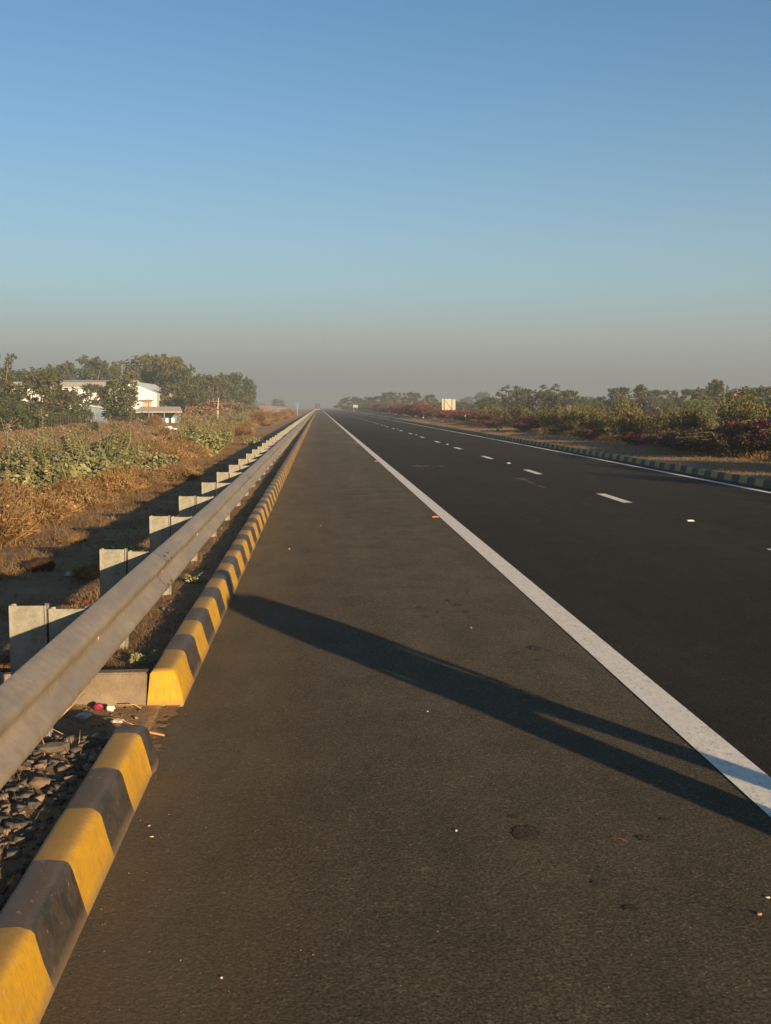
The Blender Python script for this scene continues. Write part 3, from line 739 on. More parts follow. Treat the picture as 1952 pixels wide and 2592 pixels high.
# the line of far trees that melts into the haze on both sides
fr = random.Random(8)
for i in range(34):
    side = -1 if i % 2 else 1
    Y = 420 + 22 * i + fr.uniform(-8, 8)
    X = side * (30 + fr.uniform(0, 60)) + (20 if side > 0 else -20)
    if i in (4, 9): X = side * 24
    plant(fr.choice(['broad', 'broad', 'umbrella', 'olive']), X, Y, 0 if side > 0 else -.6, fr.uniform(5, 8.5), fr.uniform(8, 14),
          'hazy far-off tree near the end of the road, ' + ('right' if side > 0 else 'left') + ' side', 'far trees in the haze, ' + ('right' if side > 0 else 'left') + ' side')

# ------------------------------------------------------------------ median planting
def make_shrub(seed, h, r0, leafm, nstem, nleaf, lsize, flower=None, nf=0, upright=True, name='hedge_shrub', fsize=.07):
    r = np.random.default_rng(seed); root = bpy.data.objects.new(name, None); COL.objects.link(root)
    mb = MB(); P = []; tips = []
    for i in range(nstem):
        a = r.uniform(0, 6.283); q = r0 * math.sqrt(r.random()); hh = h * r.uniform(.6, 1.0) * (1 - .35 * (q / r0) ** 2)
        if upright: top = Vector((q * math.cos(a), q * math.sin(a), hh)); b0 = top * .18; b0.z = 0; mid = top * .55; mid.z = hh * .55
        else: top = Vector((q * 1.15 * math.cos(a), q * 1.15 * math.sin(a), hh * .8)); b0 = top * .1; b0.z = 0; mid = top * .5; mid.z = hh * .85
        mb.tube([b0, mid, top], [.014, .009, .003], 4, cap=False)
        m_ = max(4, nleaf // nstem)
        t = r.uniform(.12, 1.02, m_) ** .75
        line = np.outer((1 - t) ** 2, b0) + np.outer(2 * t * (1 - t), mid) + np.outer(t ** 2, top)
        P.append(line + r.normal(size=(m_, 3)) * .085 * (h / 1.6)); tips.append(np.array(top))
    P = np.concatenate(P); P[:, 2] = np.maximum(P[:, 2], .03)
    V, Q_ = leaves(P, lsize, .42, seed, .45 if upright else 0)
    mk('foliage', meshnp('foliage', V, Q_), leafm, root)
    mb.build('stem', M['stem'] if upright else M['bark'], root)
    if flower:
        tips = np.array(tips); k = r.choice(len(tips), max(3, len(tips) // 3), replace=False); C = tips[k] * np.array([.95, .95, .96])
        C = C[C[:, 2] > .1]
        kk = r.choice(len(C), nf); Pf = C[kk] + r.normal(size=(nf, 3)) * np.array([.13, .13, .075]); Pf[:, 2] = np.maximum(Pf[:, 2], .05)
        V, Q_ = leaves(Pf, fsize, .9, seed + 1)
        mk('flowers', meshnp('flowers', V, Q_), flower, root)['kind'] = 'stuff'
    return root
SH = [make_shrub(31, 1.65, .95, M['leaf_shrub'], 46, 3600, .115), make_shrub(32, 1.85, .85, M['leaf_shrub'], 40, 3200, .12, M['flower_pink'], 26, fsize=.08),
      make_shrub(33, 1.45, 1.0, M['leaf_shrub'], 46, 3400, .11, M['flower_red'], 60),
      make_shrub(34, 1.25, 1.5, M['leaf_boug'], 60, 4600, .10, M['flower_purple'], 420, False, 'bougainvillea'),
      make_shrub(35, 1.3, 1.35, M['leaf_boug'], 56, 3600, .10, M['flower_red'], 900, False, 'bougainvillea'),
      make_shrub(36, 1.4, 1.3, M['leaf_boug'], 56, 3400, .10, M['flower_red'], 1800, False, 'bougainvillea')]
used = [False] * 6
def shrub(k, x, y, s, label, group, sz=None, cat_=None):
    if not used[k]: o = SH[k]; used[k] = True
    else: o = copy_tree(SH[k])
    o.location = (x, y, float(ground_z(x, y)) - .02); o.rotation_euler.z = random.uniform(0, 6.28); o.scale = (s, s, sz or s)
    o.name = 'hedge_shrub' if k < 3 else 'bougainvillea'
    tag(o, label, cat_ or ('shrub' if k < 3 else 'bougainvillea'), group)
random.seed(21)
GH, GB = 'shrubs of the median hedge', 'bougainvilleas of the median'
# nearest, in the shade, at the right edge of the view
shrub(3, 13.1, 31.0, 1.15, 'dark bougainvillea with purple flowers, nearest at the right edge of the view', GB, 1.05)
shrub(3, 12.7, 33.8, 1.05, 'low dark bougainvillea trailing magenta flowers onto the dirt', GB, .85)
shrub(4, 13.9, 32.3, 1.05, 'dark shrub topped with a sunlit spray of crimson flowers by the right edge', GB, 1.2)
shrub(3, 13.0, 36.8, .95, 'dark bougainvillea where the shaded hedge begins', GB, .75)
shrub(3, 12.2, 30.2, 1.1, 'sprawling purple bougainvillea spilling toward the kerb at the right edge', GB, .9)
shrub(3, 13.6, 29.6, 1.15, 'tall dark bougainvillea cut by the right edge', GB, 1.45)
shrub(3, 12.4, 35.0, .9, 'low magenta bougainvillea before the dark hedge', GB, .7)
shrub(1, 14.7, 36.0, 1.1, 'tall shrub lifting two pink blossoms above the hedge at the right', GH, 1.2)
shrub(1, 15.1, 33.6, 1.05, 'olive shrub behind the crimson spray at the right edge', GH, 1.1)
yy = 38.5; i = 0
lm = ['right of the gap with the white kerb', 'at the right end of the sunlit hedge', 'in the thick of the sunlit hedge', 'behind the black and white delineator post', 'left of the sunlit hedge', 'under the sign board']
order = ['first', 'second', 'third', 'fourth', 'fifth', 'sixth', 'seventh', 'eighth', 'ninth', 'tenth', 'eleventh', 'twelfth', 'thirteenth', 'fourteenth', 'fifteenth', 'sixteenth', 'seventeenth', 'eighteenth', 'nineteenth', 'twentieth',
         'twenty-first', 'twenty-second', 'twenty-third', 'twenty-fourth', 'twenty-fifth', 'twenty-sixth', 'twenty-seventh', 'twenty-eighth', 'twenty-ninth', 'thirtieth']
seq = [0, 0, 2, 0, 1, 0, 2, 0, 0, 2, 0, 4, 0, 2, 4, 0, 5, 4, 2, 0, 4, 5, 5, 4, 2, 5, 5, 4, 5, 5]
desc = {0: 'olive green shrub without flowers', 1: 'taller olive shrub with a few pink blossoms', 2: 'olive shrub dotted with red blossoms', 4: 'dark bougainvillea with crimson flowers', 5: 'bougainvillea covered in crimson flowers'}
for i, k in enumerate(seq):
    Xc = 14.2 + random.uniform(-.5, .5) + .012 * (yy - 38)
    if yy > 62 and yy < 67: yy = 67.5
    shrub(k, Xc, yy, random.uniform(.95, 1.2), f'{desc[k]}, {order[i]} from the dark bougainvilleas up the median', GH if k < 3 else GB, random.uniform(.95, 1.15))
    if i % 3 == 0 and i < 18:
        shrub(3 if i % 2 else 4, Xc - 1.7, yy + 1.2, .75, f'low flowering bougainvillea in front of the {order[i]} shrub of the sunlit hedge', GB, .6)
    yy += 2.3 + i * .06
while yy < 420:
    k = random.choice([5, 5, 4, 5, 2])
    s = random.uniform(1.2, 1.6) * (1 + (yy - 100) / 500)
    shrub(k, 14.9 + random.uniform(-.6, .6) + .012 * (yy - 110), yy, s, 'distant crimson flowered shrub in the long hedge running to the vanishing point' if k > 2 else 'distant olive shrub in the long hedge running to the vanishing point',
          'far bougainvilleas of the hedge' if k > 2 else 'far green shrubs of the hedge', s * 1.05)
    yy += 2.6 * (1 + (yy - 100) / 150)
# shrubs nearer than the view's right edge (they shade the right lane)
for i, (x, y, s, sz) in enumerate([(14.2, 27.6, 1.0, .8), (14.3, 25.0, 1.0, .75), (13.8, 22.0, 1.0, 1.0), (13.5, 20.0, 1.2, 1.25), (13.3, 17.2, 1.1, 1.15), (13.6, 14.4, 1.2, 1.3), (13.2, 11.5, 1.1, 1.1), (13.6, 8.5, 1.1, 1.2)]):
    shrub([0, 4, 1, 0, 3, 1, 2, 0][i], x, y, s, f'{desc.get([0, 4, 1, 0, 3, 1, 2, 0][i], "dark purple flowered bougainvillea")}, {order[i]} camera-side of the view edge', GH, sz)

# ------------------------------------------------------------------ left verge plants
def make_weed(seed, h, nst, dens=34, leaf=.13, flower=True):
    r = np.random.default_rng(seed); root = bpy.data.objects.new('tall_weed', None); COL.objects.link(root); mb = MB(); P = []; S = []; Fp = []
    for i in range(nst):
        a = r.uniform(0, 6.283); q = .12 + .5 * r.random(); hh = h * (.35 + .65 * r.random() ** 1.6)
        top = Vector((q * math.cos(a) + r.normal() * .20, q * math.sin(a) + r.normal() * .20, hh)); b0 = Vector((top.x * .15, top.y * .15, -.05)); mid = Vector((top.x * .75 + r.normal() * .1, top.y * .75 + r.normal() * .1, hh * .5))
        mb.tube([b0, mid, top], [.016, .011, .005], 5, cap=False)
        m_ = int(dens * hh / h); t = np.linspace(.12, 1.0, m_)
        line = np.outer((1 - t) ** 2, b0) + np.outer(2 * t * (1 - t), mid) + np.outer(t ** 2, top)
        for sgn in (1, -1):
            ang = np.arange(m_) * 1.6 + (0 if sgn > 0 else math.pi); L_ = leaf * (1.15 - .6 * t) * r.uniform(.8, 1.2, m_)
            d = np.stack([np.cos(ang), np.sin(ang), .55 + 0 * ang], 1); d /= np.linalg.norm(d, axis=1)[:, None]
            s = np.stack([-np.sin(ang), np.cos(ang), 0 * ang], 1) + r.normal(size=(m_, 3)) * .2
            c = line + d * (L_ * .6)[:, None]
            V = np.stack([line, c - s * (L_ * .32)[:, None], c + d * (L_ * .4)[:, None] + np.array([0, 0, -.01]), c + s * (L_ * .32)[:, None]], 1).reshape(-1, 3)
            P.append((V, np.arange(4 * m_).reshape(m_, 4)))
        if flower:
            for q_ in ((1.0, .86) if i % 2 else (.93,)): Fp.append(np.array(top) * q_ + r.normal(size=(4, 3)) * .03)
    nb = 26 * nst; rr_ = .62 * np.sqrt(r.random(nb)); aa = r.uniform(0, 6.283, nb); zz = h * .5 * r.random(nb) ** .8
    V, Q_ = leaves(np.stack([rr_ * np.cos(aa) * (.55 + .6 * zz / h), rr_ * np.sin(aa) * (.55 + .6 * zz / h), zz + .03], 1), leaf * .85, .62, seed, .3); P.append((V, Q_))
    V, Q_ = cat(P); mk('foliage', meshnp('foliage', V, Q_), M['leaf_weed'], root); mb.build('stem', M['stem'], root)
    if flower:
        Fp = np.concatenate(Fp); V, Q_ = leaves(Fp, .045, .9, seed); mk('flowers', meshnp('flowers', V, Q_), M['flower_weed'], root)['kind'] = 'stuff'
    return root
WD = [make_weed(41, 1.75, 11, 40), make_weed(42, 1.3, 20, 34, .12), make_weed(43, .75, 9, 14, .16, False), make_weed(44, 1.5, 24, 40, .12)]
wu = [False] * 4
def weed(k, x, y, s, label, group='tall green weeds on the left slope'):
    if not wu[k]: o = WD[k]; wu[k] = True
    else: o = copy_tree(WD[k])
    o.name = 'tall_weed'; o.location = (x, y, float(ground_z(x, y)) - .02); o.rotation_euler = (random.uniform(-.22, .22), random.uniform(-.22, .22), random.uniform(0, 6.28)); s *= random.uniform(.85, 1.1); o.scale = (s * random.uniform(.85, 1.25), s * random.uniform(.85, 1.25), s * random.uniform(.8, 1.08))
    tag(o, label, 'weed plant', group)
def make_dry(seed, h, r0, n, leafy=.5):
    r = np.random.default_rng(seed); root = bpy.data.objects.new('dry_bush', None); COL.objects.link(root)
    n1 = n // 5
    a = r.uniform(0, 6.283, n1); q = r0 * np.sqrt(r.random(n1)); hh = h * r.uniform(.5, 1, n1) * (1 - .5 * (q / r0) ** 2)
    b0 = np.stack([.3 * q * np.cos(a), .3 * q * np.sin(a), 0 * q], 1); top = np.stack([q * np.cos(a), q * np.sin(a), hh], 1)
    segs = [(b0, top, .007)]
    for _ in range(4):
        t = r.uniform(.3, .95, n1)[:, None]; s0 = b0 * (1 - t) + top * t; d = r.normal(size=(n1, 3)) * h * .16; d[:, 2] = np.abs(d[:, 2]) * .9; segs.append((s0, s0 + d, .0045))
    parts = []
    for (p0, p1, w_) in segs:
        s = np.cross(p1 - p0, r.normal(size=p0.shape)); s /= np.linalg.norm(s, axis=1)[:, None] + 1e-9
        V = np.stack([p0 - s * w_, p0 + s * w_, p1 + s * w_ * .5, p1 - s * w_ * .5], 1).reshape(-1, 3); parts.append((V, np.arange(len(V)).reshape(-1, 4)))
    V, Q_ = cat(parts); mk('twigs', meshnp('twigs', V, Q_), M['leaf_dry'], root)
    P = np.concatenate([sg[1] for sg in segs[1:]]); k = r.choice(len(P), int(n * leafy)); P = P[k] + r.normal(size=(len(k), 3)) * .02; P[:, 2] = np.maximum(P[:, 2], .02)
    V, Q_ = leaves(P, .045, .6, seed); mk('dead_leaves', meshnp('dead_leaves', V, Q_), M['leaf_dry'], root)
    return root
DB = [make_dry(51, .62, .60, 3600), make_dry(52, .45, .7, 3200), make_dry(53, .95, .6, 3600, .8)]
du = [False] * 3
def dry(k, x, y, s, label, group='dry brown bushes on the left verge'):
    if not du[k]: o = DB[k]; du[k] = True
    else: o = copy_tree(DB[k])
    o.name = 'dry_bush'; o.location = (x, y, float(ground_z(x, y)) - .02); o.rotation_euler.z = random.uniform(0, 6.28); o.scale = (s, s, s)
    tag(o, label, 'bush', group)
random.seed(33)
W = [(0, -6.6, 22.6, 1.0, 'tall flowering weed stalks at the left edge, highest of all'), (0, -7.3, 24.2, 1.0, 'tall flowering weed at the left edge behind the highest stalks'),
     (3, -6.9, 21.6, .85, 'bushy grey-green weed below the tall stalks at the left edge'), (1, -6.2, 23.4, 1.05, 'weed clump right of the tallest stalks at the left'), (0, -5.95, 25.2, .78, 'thin leaning weed stalks between the two big clumps'),
     (1, -5.75, 22.8, .8, 'low green weed at the right foot of the tallest stalks'),
     (3, -6.1, 28.4, 1.0, 'big dark-centred weed bush in the middle of the slope'), (1, -5.75, 27.0, .95, 'leafy weed on the sunny side of the big middle weed bush'), (3, -5.55, 29.6, .95, 'weed bush right behind the big middle one'),
     (0, -5.4, 30.4, .78, 'single tall stalk above the middle weed bushes'), (2, -4.95, 24.3, 1.15, 'low broad-leaved plant in front of the middle weed bushes'), (2, -5.0, 25.9, .85, 'small broad-leaved plant beside the dirt strip'),
     (1, -5.2, 28.0, .75, 'pale weed at the right end of the middle clump'), (2, -4.6, 28.0, .7, 'lone pale green seedling beside the dirt strip'), (2, -4.5, 30.2, .85, 'broad-leaved plant left of the brown bushes by the dirt strip'),
     (1, -6.3, 31.5, .8, 'faint weed left of the brown thicket'), (0, -5.9, 34.5, .75, 'scattered tall weed behind the brown thicket'),
     (2, -3.9, 36.5, 1.3, 'broad-leaved plant at the foot of the right-hand weed clump'), (3, -4.6, 41.0, 1.05, 'thick weed clump beside the dirt strip, right of the brown thicket'), (0, -5.2, 43.0, 1.15, 'tall weed stalks in the right-hand clump'),
     (0, -4.3, 44.5, 1.0, 'weed stalks at the right of the right-hand clump'), (3, -5.6, 46.5, 1.2, 'dense weeds behind the right-hand clump'), (1, -4.2, 48.5, 1.1, 'low weed by the dirt strip beyond the right-hand clump'),
     (0, -6.1, 50.5, 1.15, 'tall pale weeds before the shed')]
for (k, x, y, s, lab) in W: weed(k, x, y, s, lab)
for (k, x, y, s_, lab) in [(3, -5.7, 19.7, 1.05, 'leafy grey-green bush in front of the tallest stalks'), (1, -5.3, 20.9, 1.1, 'pale leafy weed at the near foot of the left clump'), (3, -5.3, 23.4, 1.1, 'rounded weed bush between the left clump and the middle one'),
                         (2, -5.1, 21.7, 1.25, 'broad-leaved plant low at the foot of the left clump'), (1, -4.9, 25.1, 1.15, 'leafy weed spreading before the big middle bush'), (3, -5.3, 26.4, 1.15, 'dense weed bush at the left end of the middle clump'),
                         (3, -5.2, 28.6, 1.05, 'grey-green bush closing the right of the middle clump'), (1, -6.4, 26.8, 1.3, 'pale weed mass behind the middle clump'), (3, -4.3, 39.4, 1.1, 'weed bush at the near end of the right-hand clump'),
                         (0, -6.3, 21.4, .95, 'flowering stalks just right of the tallest ones at the left edge'), (0, -7.0, 23.2, 1.12, 'pale flowering weed crowding the tallest stalks'), (0, -6.0, 22.4, .85, 'half-height flowering stalks at the left edge clump'),
                         (0, -6.8, 25.6, 1.05, 'stalks between the left edge clump and the slope behind'), (0, -6.0, 29.2, .9, 'stalks rising through the big middle weed bush'), (3, -6.6, 24.4, 1.1, 'thick leafy weed behind the left edge clump'),
                         (1, -8.6, 26.0, .9, 'weed clump farther back on the slope at the left edge'), (3, -9.4, 29.5, .9, 'pale weed clump behind the tall stalks at the left'), (1, -8.0, 33.0, .8, 'low weeds on the brown slope behind the middle clump'),
                         (2, -7.2, 30.5, 1.0, 'broad-leaved plant back on the slope'), (1, -7.4, 38.5, .8, 'weeds back on the slope left of the right-hand clump')]: weed(k, x, y, s_, lab)
yy = 53
n = 0
while yy < 190:
    weed([3, 0, 1, 3][n % 4], -5.0 - random.random() * 1.6 - .010 * yy, yy, random.uniform(.95, 1.3), 'weed clump in the green band running up the left slope toward the vanishing point', 'far weeds up the left slope')
    yy += 2.2 + yy * .025; n += 1
D_ = [(0, -4.1, 13.3, 1.0, 'brown bush at the bottom left, nearest the guardrail shadow'), (0, -4.7, 14.8, 1.15, 'dense brown bush at the left edge of the view'), (1, -4.3, 15.9, 1.1, 'low brown bush left of centre on the verge'),
      (0, -4.9, 16.6, 1.05, 'rusty bush under the tall green weeds'), (1, -4.1, 18.2, .95, 'sprawling brown bush beside the sunlit straw'), (0, -4.5, 19.3, .8, 'dark twiggy bush before the broad-leaved plant'), (2, -5.8, 17.9, .5, 'upright dry bush below the tall weeds at the left'),
      (1, -4.1, 21.3, 1.0, 'brown bush at the edge of the straw, before the middle weeds'), (1, -4.2, 23.6, 1.0, 'brown bush right of the broad-leaved plant'), (0, -5.6, 16.0, 1.2, 'brown bush at the far left, second up the slope'), (0, -6.2, 17.4, 1.0, 'brown bush in shade under the left weeds'),
      (2, -5.0, 31.8, .72, 'tall rusty bush, left end of the brown thicket'), (1, -4.6, 33.2, 1.2, 'rusty bush in the front of the brown thicket'), (2, -5.2, 34.8, .85, 'rusty bush in the middle of the brown thicket'), (1, -4.4, 35.6, 1.25, 'rusty bush at the right front of the brown thicket'),
      (2, -4.9, 37.6, .8, 'rusty bush at the right end of the brown thicket'), (2, -5.8, 36.8, .9, 'brown bush behind the thicket'), (1, -3.2, 24.4, .8, 'small dark bush on the shadow edge'), (1, -3.45, 26.5, .8, 'small brown bush beside the shadow edge'), (0, -3.6, 23.0, .55, 'scraggly dark bush by the shadow'),
      (2, -5.2, 52.0, 1.0, 'brown bush between the far green weeds')]
for (k, x, y, s, lab) in D_: dry(k, x, y, s, lab)
for i in range(18):
    yy = 44 + 4.2 * i + random.uniform(-1, 1); dry(random.choice([1, 2, 2]), -7.5 - random.random() * 12, yy, random.uniform(.7, 1.15), 'brown scrub bush out on the field between the weeds and the wire fence', 'scrub bushes on the brown field')
for i in range(24):
    yy = 58 + 6.0 * i; dry(random.choice([1, 2]), -4.6 - random.random() * 1.2, yy, random.uniform(1.1, 1.6), 'brown bush in the far band between the guardrail and the green weeds', 'far brown bushes along the guardrail')

# dry grass: ground cover nobody could count
def blades(P, h, wdt, seed, lean=.55):
    r = np.random.default_rng(seed); n = len(P); a = r.uniform(0, 6.283, n); hh = h * r.uniform(.4, 1.3, n)
    d = np.stack([np.cos(a) * lean, np.sin(a) * lean, np.ones(n)], 1) * hh[:, None] * r.uniform(.6, 1, n)[:, None]
    s = np.stack([-np.sin(a), np.cos(a), 0 * a], 1) * wdt
    mid = P + d * .5; tip = P + d * np.array([1.35, 1.35, .92])
    V = np.stack([P - s, P + s, mid + s * .7, mid - s * .7, tip], 1).reshape(-1, 3)
    b0 = np.arange(n) * 5
    Q1 = np.stack([b0, b0 + 1, b0 + 2, b0 + 3], 1); T1 = np.stack([b0 + 3, b0 + 2, b0 + 4, b0 + 4], 1)
    return V, Q1, np.stack([b0 + 3, b0 + 2, b0 + 4], 1)
def grass_obj(name, label, P, h, wdt, seed, m, lean=.55):
    P = np.column_stack([P, ground_z(P[:, 0], P[:, 1])])
    V, Q1, T1 = blades(P, h, wdt, seed, lean)
    me = bpy.data.meshes.new(name); me.vertices.add(len(V)); me.vertices.foreach_set('co', V.astype(np.float32).ravel())
    loops = np.concatenate([Q1.ravel(), T1.ravel()]).astype(np.int32); me.loops.add(len(loops)); me.loops.foreach_set('vertex_index', loops)
    st = np.concatenate([np.arange(len(Q1)) * 4, len(Q1) * 4 + np.arange(len(T1)) * 3]).astype(np.int32)
    me.polygons.add(len(st)); me.polygons.foreach_set('loop_start', st); me.update(calc_edges=True); me.validate()
    o = mk(name, me, m); tag(o, label, 'grass', None, 'stuff'); return o
def scatter(n, x0, x1, y0, y1, seed, clump=0.0, power=1.0):
    r = np.random.default_rng(seed); x = r.uniform(x0, x1, n * 3); y = y0 + (y1 - y0) * r.random(n * 3) ** power
    if clump:
        k = hnoise(x * 1.9 + 3, y * 1.3) + .5 * hnoise(x * .6, y * .5 + 9) > r.normal(size=n * 3) * .35 + clump - .3; x, y = x[k], y[k]
    return np.stack([x, y], 1)[:n]
grass_obj('dry_grass', 'dry straw grass on the sunlit left verge', scatter(70000, -8.5, -3.0, 9, 62, 1, .2, 1.6), .125, .0042, 1, M['grass'], 1.1)
grass_obj('dry_grass', 'short matted dry grass in the shade of the guardrail', scatter(22000, -3.2, -1.45, 6, 34, 2, .35, 1.7), .07, .003, 2, M['grass'], .9)
grass_obj('dry_grass', 'dry grass tufts under the guardrail behind the striped kerb', scatter(9000, -1.7, -1.0, 6.05, 30, 3, .35, 1.7), .05, .0018, 3, M['leaf_dry'], 1.3)
grass_obj('dry_grass', 'brown dry grass over the field before the wire fence', scatter(26000, -40, -7.5, 30, 135, 4, .1, 1.2), .38, .022, 4, M['leaf_dry'])
grass_obj('dry_grass', 'pale dry grass at the foot of the median hedge', scatter(24000, 12.3, 16.0, 24, 130, 5, .1, 1.8), .30, .009, 5, M['grass'])
grass_obj('dry_grass', 'sparse dry grass on the median dirt strip', scatter(20000, 9.7, 13.2, 14, 90, 6, .25, 1.5), .085, .006, 6, M['grass'])
grass_obj('dry_grass', 'dead grass between the gravel stones', scatter(1500, -2.2, -1.0, 2.5, 4.9, 7, .5), .06, .0016, 7, M['grass'], 1.1)

# ------------------------------------------------------------------ gravel, clods and litter
def stone_mesh(seed, name='stone'):
    r = random.Random(seed); bm = bmesh.new(); bmesh.ops.create_cube(bm, size=1.5)
    for v_ in bm.verts: v_.co = Vector((v_.co.x * r.uniform(.55, 1.35), v_.co.y * r.uniform(.45, 1.1), v_.co.z * r.uniform(.35, .95)))
    bmesh.ops.triangulate(bm, faces=bm.faces)
    V = np.array([v_.co[:] for v_ in bm.verts]); Fc = np.array([[q.index for q in f.verts] for f in bm.faces]); bm.free(); return V, Fc
SM = [stone_mesh(i) for i in range(9)]
def stones(name, label, P, smin, smax, mats, seed, cat_='gravel'):
    r = np.random.default_rng(seed); VV = []; FF = []; b0 = 0; mi = []
    for p in P:
        V, Fc = SM[int(r.integers(9))]; s = smin + (smax - smin) * r.random() ** 2.2; q = Matrix.Rotation(r.uniform(0, 6.28), 3, 'Z') @ Matrix.Rotation(r.uniform(-.5, .5), 3, 'X')
        V2 = (V * s) @ np.array(q).T + np.array([p[0], p[1], p[2] + s * .25]); VV.append(V2); FF.append(Fc + b0); b0 += len(V2); mi += [int(r.integers(len(mats)))] * len(Fc)
    me = meshnp(name, np.concatenate(VV), np.concatenate(FF), mi); o = mk(name, me, mats); tag(o, label, cat_, None, 'stuff'); return o
ST = [simple('grey stone', (.078, .066, .050), .85, .3, .3, 20), simple('brown stone', (.115, .082, .056), .85, .3, .3, 20), simple('dark stone', (.045, .04, .035), .85, .3, .3, 20), simple('pinkish stone', (.17, .12, .08), .85, .3, .25, 20)]
pr_ = np.random.default_rng(9); n_ = 4600
px_ = -1.0 - 1.5 * pr_.random(n_); py_ = 1.6 + 3.36 * pr_.random(n_); pz_ = ground_z(px_, py_)
stones('gravel', 'dark crushed stones heaped behind the near kerb', np.stack([px_, py_, pz_], 1), .008, .031, [ST[0], ST[1], ST[1], ST[2], ST[2], ST[3]], 9)
n_ = 260; px_ = -1.0 - 1.4 * pr_.random(n_); py_ = 5.1 + .75 * pr_.random(n_)
stones('gravel', 'crumbs and small stones littering the drain gap', np.stack([px_, py_, ground_z(px_, py_)], 1), .004, .014, [ST[0], ST[1], ST[3]], 19)
n_ = 900; px_ = -3.6 + 2.5 * pr_.random(n_) ** 1.0; py_ = 6.2 + 22 * pr_.random(n_) ** 1.4
stones('grit', 'scattered small stones on the bare strip behind the guardrail', np.stack([px_, py_, ground_z(px_, py_)], 1), .006, .022, [ST[1], ST[3], ST[0]], 20)
n_ = 1300; px_ = -.76 + 2.6 * pr_.random(n_) ** 1.5; py_ = 2.4 + 14 * pr_.random(n_) ** 1.6
stones('grit', 'tiny pale grit strewn over the paved shoulder', np.stack([px_, py_, 0 * px_ + .0005], 1), .0010, .0026, [simple('pale grit', (.28, .23, .16), .6, .4, .3, 60), ST[3]], 21)
n_ = 700; px_ = 9.6 + 3.5 * pr_.random(n_) + .3; py_ = 16 + 50 * pr_.random(n_)
stones('grit', 'small stones on the median dirt strip', np.stack([px_, py_, ground_z(px_, py_)], 1), .01, .03, [ST[1], ST[3]], 22)
def one(name, label, cat_, loc, scale, m, seed, sub=2, rag=.18, rz=0.0):
    r = random.Random(seed); bm = bmesh.new(); bmesh.ops.create_icosphere(bm, subdivisions=sub, radius=1)
    for v_ in bm.verts: v_.co *= 1 + r.uniform(-rag, rag)
    me = bpy.data.meshes.new(name); bm.to_mesh(me); bm.free(); o = mk(name, me, m); o.location = loc; o.scale = scale; o.rotation_euler.z = rz
    return tag(o, label, cat_)
def GZf(x, y): return float(ground_z(x, y))
one('stone', 'pale pinkish stone half under the guardrail, largest on the gravel', 'stone', (-1.37, 4.42, GZf(-1.37, 4.42) + .03), (.05, .035, .035), ST[3], 1)
one('stone', 'large flat grey stone on the gravel by the kerb nose', 'stone', (-1.22, 4.72, GZf(-1.22, 4.72) + .03), (.085, .05, .03), ST[0], 2, 1, .2, .4)
one('stone', 'brown rounded stone in the middle of the gravel', 'stone', (-1.16, 4.28, GZf(-1.16, 4.28) + .02), (.042, .028, .024), ST[1], 3, 2, .15)
M['clod'] = simple('dark clod', (.045, .026, .016), .95, .1, .5, 14, .8, 30)
one('dung_clod', 'dark brown clod lying on the shaded dirt at the left edge', 'clod', (-2.86, 10.85, GZf(-2.86, 10.85) + .06), (.15, .11, .085), M['clod'], 4, 3, .12)
M['paper'] = simple('dirty paper', (.45, .42, .38), .9, .1, .2, 20)
M['plum'] = simple('magenta plastic', (.20, .012, .05), .5, .4, .2, 30)
M['whitep'] = simple('white plastic', (.48, .45, .44), .5, .4, .12, 30)
one('paper_scrap', 'crumpled pale scrap on the shaded dirt behind the guardrail', 'litter', (-2.43, 10.45, GZf(-2.43, 10.45) + .015), (.09, .05, .022), M['paper'], 5, 2, .35)
one('plastic_wad', 'magenta wad of plastic at the foot of the concrete return wall', 'litter', (-1.235, 5.80, .035), (.026, .020, .020), M['plum'], 6, 2, .2)
one('plastic_wad', 'crumpled white wad right of the magenta one', 'litter', (-1.165, 5.775, .032), (.026, .018, .018), M['whitep'], 7, 2, .25)
one('plastic_wad', 'flat grey-white scrap before the white wad in the drain gap', 'litter', (-1.09, 5.56, .022), (.036, .024, .010), M['paper'], 8, 2, .25)
one('plastic_wad', 'bluish grey scrap left of the magenta wad', 'litter', (-1.29, 5.66, .025), (.045, .03, .018), simple('grey plastic', (.28, .28, .30), .6), 9, 2, .25)
one('paper_scrap', 'small white scrap on the grassy gravel at the left edge', 'litter', (-1.31, 3.33, GZf(-1.31, 3.33) + .03), (.035, .025, .03), M['whitep'], 10, 2, .25)
one('flower_petal', 'magenta scrap on the dirt behind the second rail post', 'litter', (-1.97, 8.9, GZf(-1.97, 8.9) + .02), (.03, .02, .02), M['plum'], 16, 1, .25)
M['wood'] = simple('dry wood', (.34, .22, .11), .8, .2, .3, 30)
M['wood2'] = simple('reddish dry stem', (.26, .11, .05), .8, .2, .3, 30)
def stick(p0, p1, r_, m, label, cat_='stick', sag=.01):
    p0, p1 = Vector(p0), Vector(p1); mid = (p0 + p1) / 2 + Vector((sag, sag, abs(sag))); mb = MB(); mb.tube([p0, mid, p1], [r_, r_ * .9, r_ * .6], 6)
    o = mb.build('stick', m, None, True); tag(o, label, cat_)
stick((-.97, 5.33, .02), (-.80, 5.30, .02), .008, simple('orange wood', (.34, .18, .08), .7), 'short orange splinter lying by the kerb nose')
stick((-1.20, 5.62, .03), (-.98, 5.48, .02), .003, M['wood'], 'thin pale stick below the white wad')
stick((-1.10, 5.80, .04), (-1.0, 5.80, .02), .004, M['wood'], 'short twig right of the white wad')
stick((-1.40, 5.35, .05), (-1.27, 5.62, .16), .005, M['wood'], 'pale stick leaning up beside the guardrail foot')
stick((-1.24, 4.66, .08), (-1.28, 4.74, .24), .004, M['wood2'], 'upright reddish stem on the large grey stone')
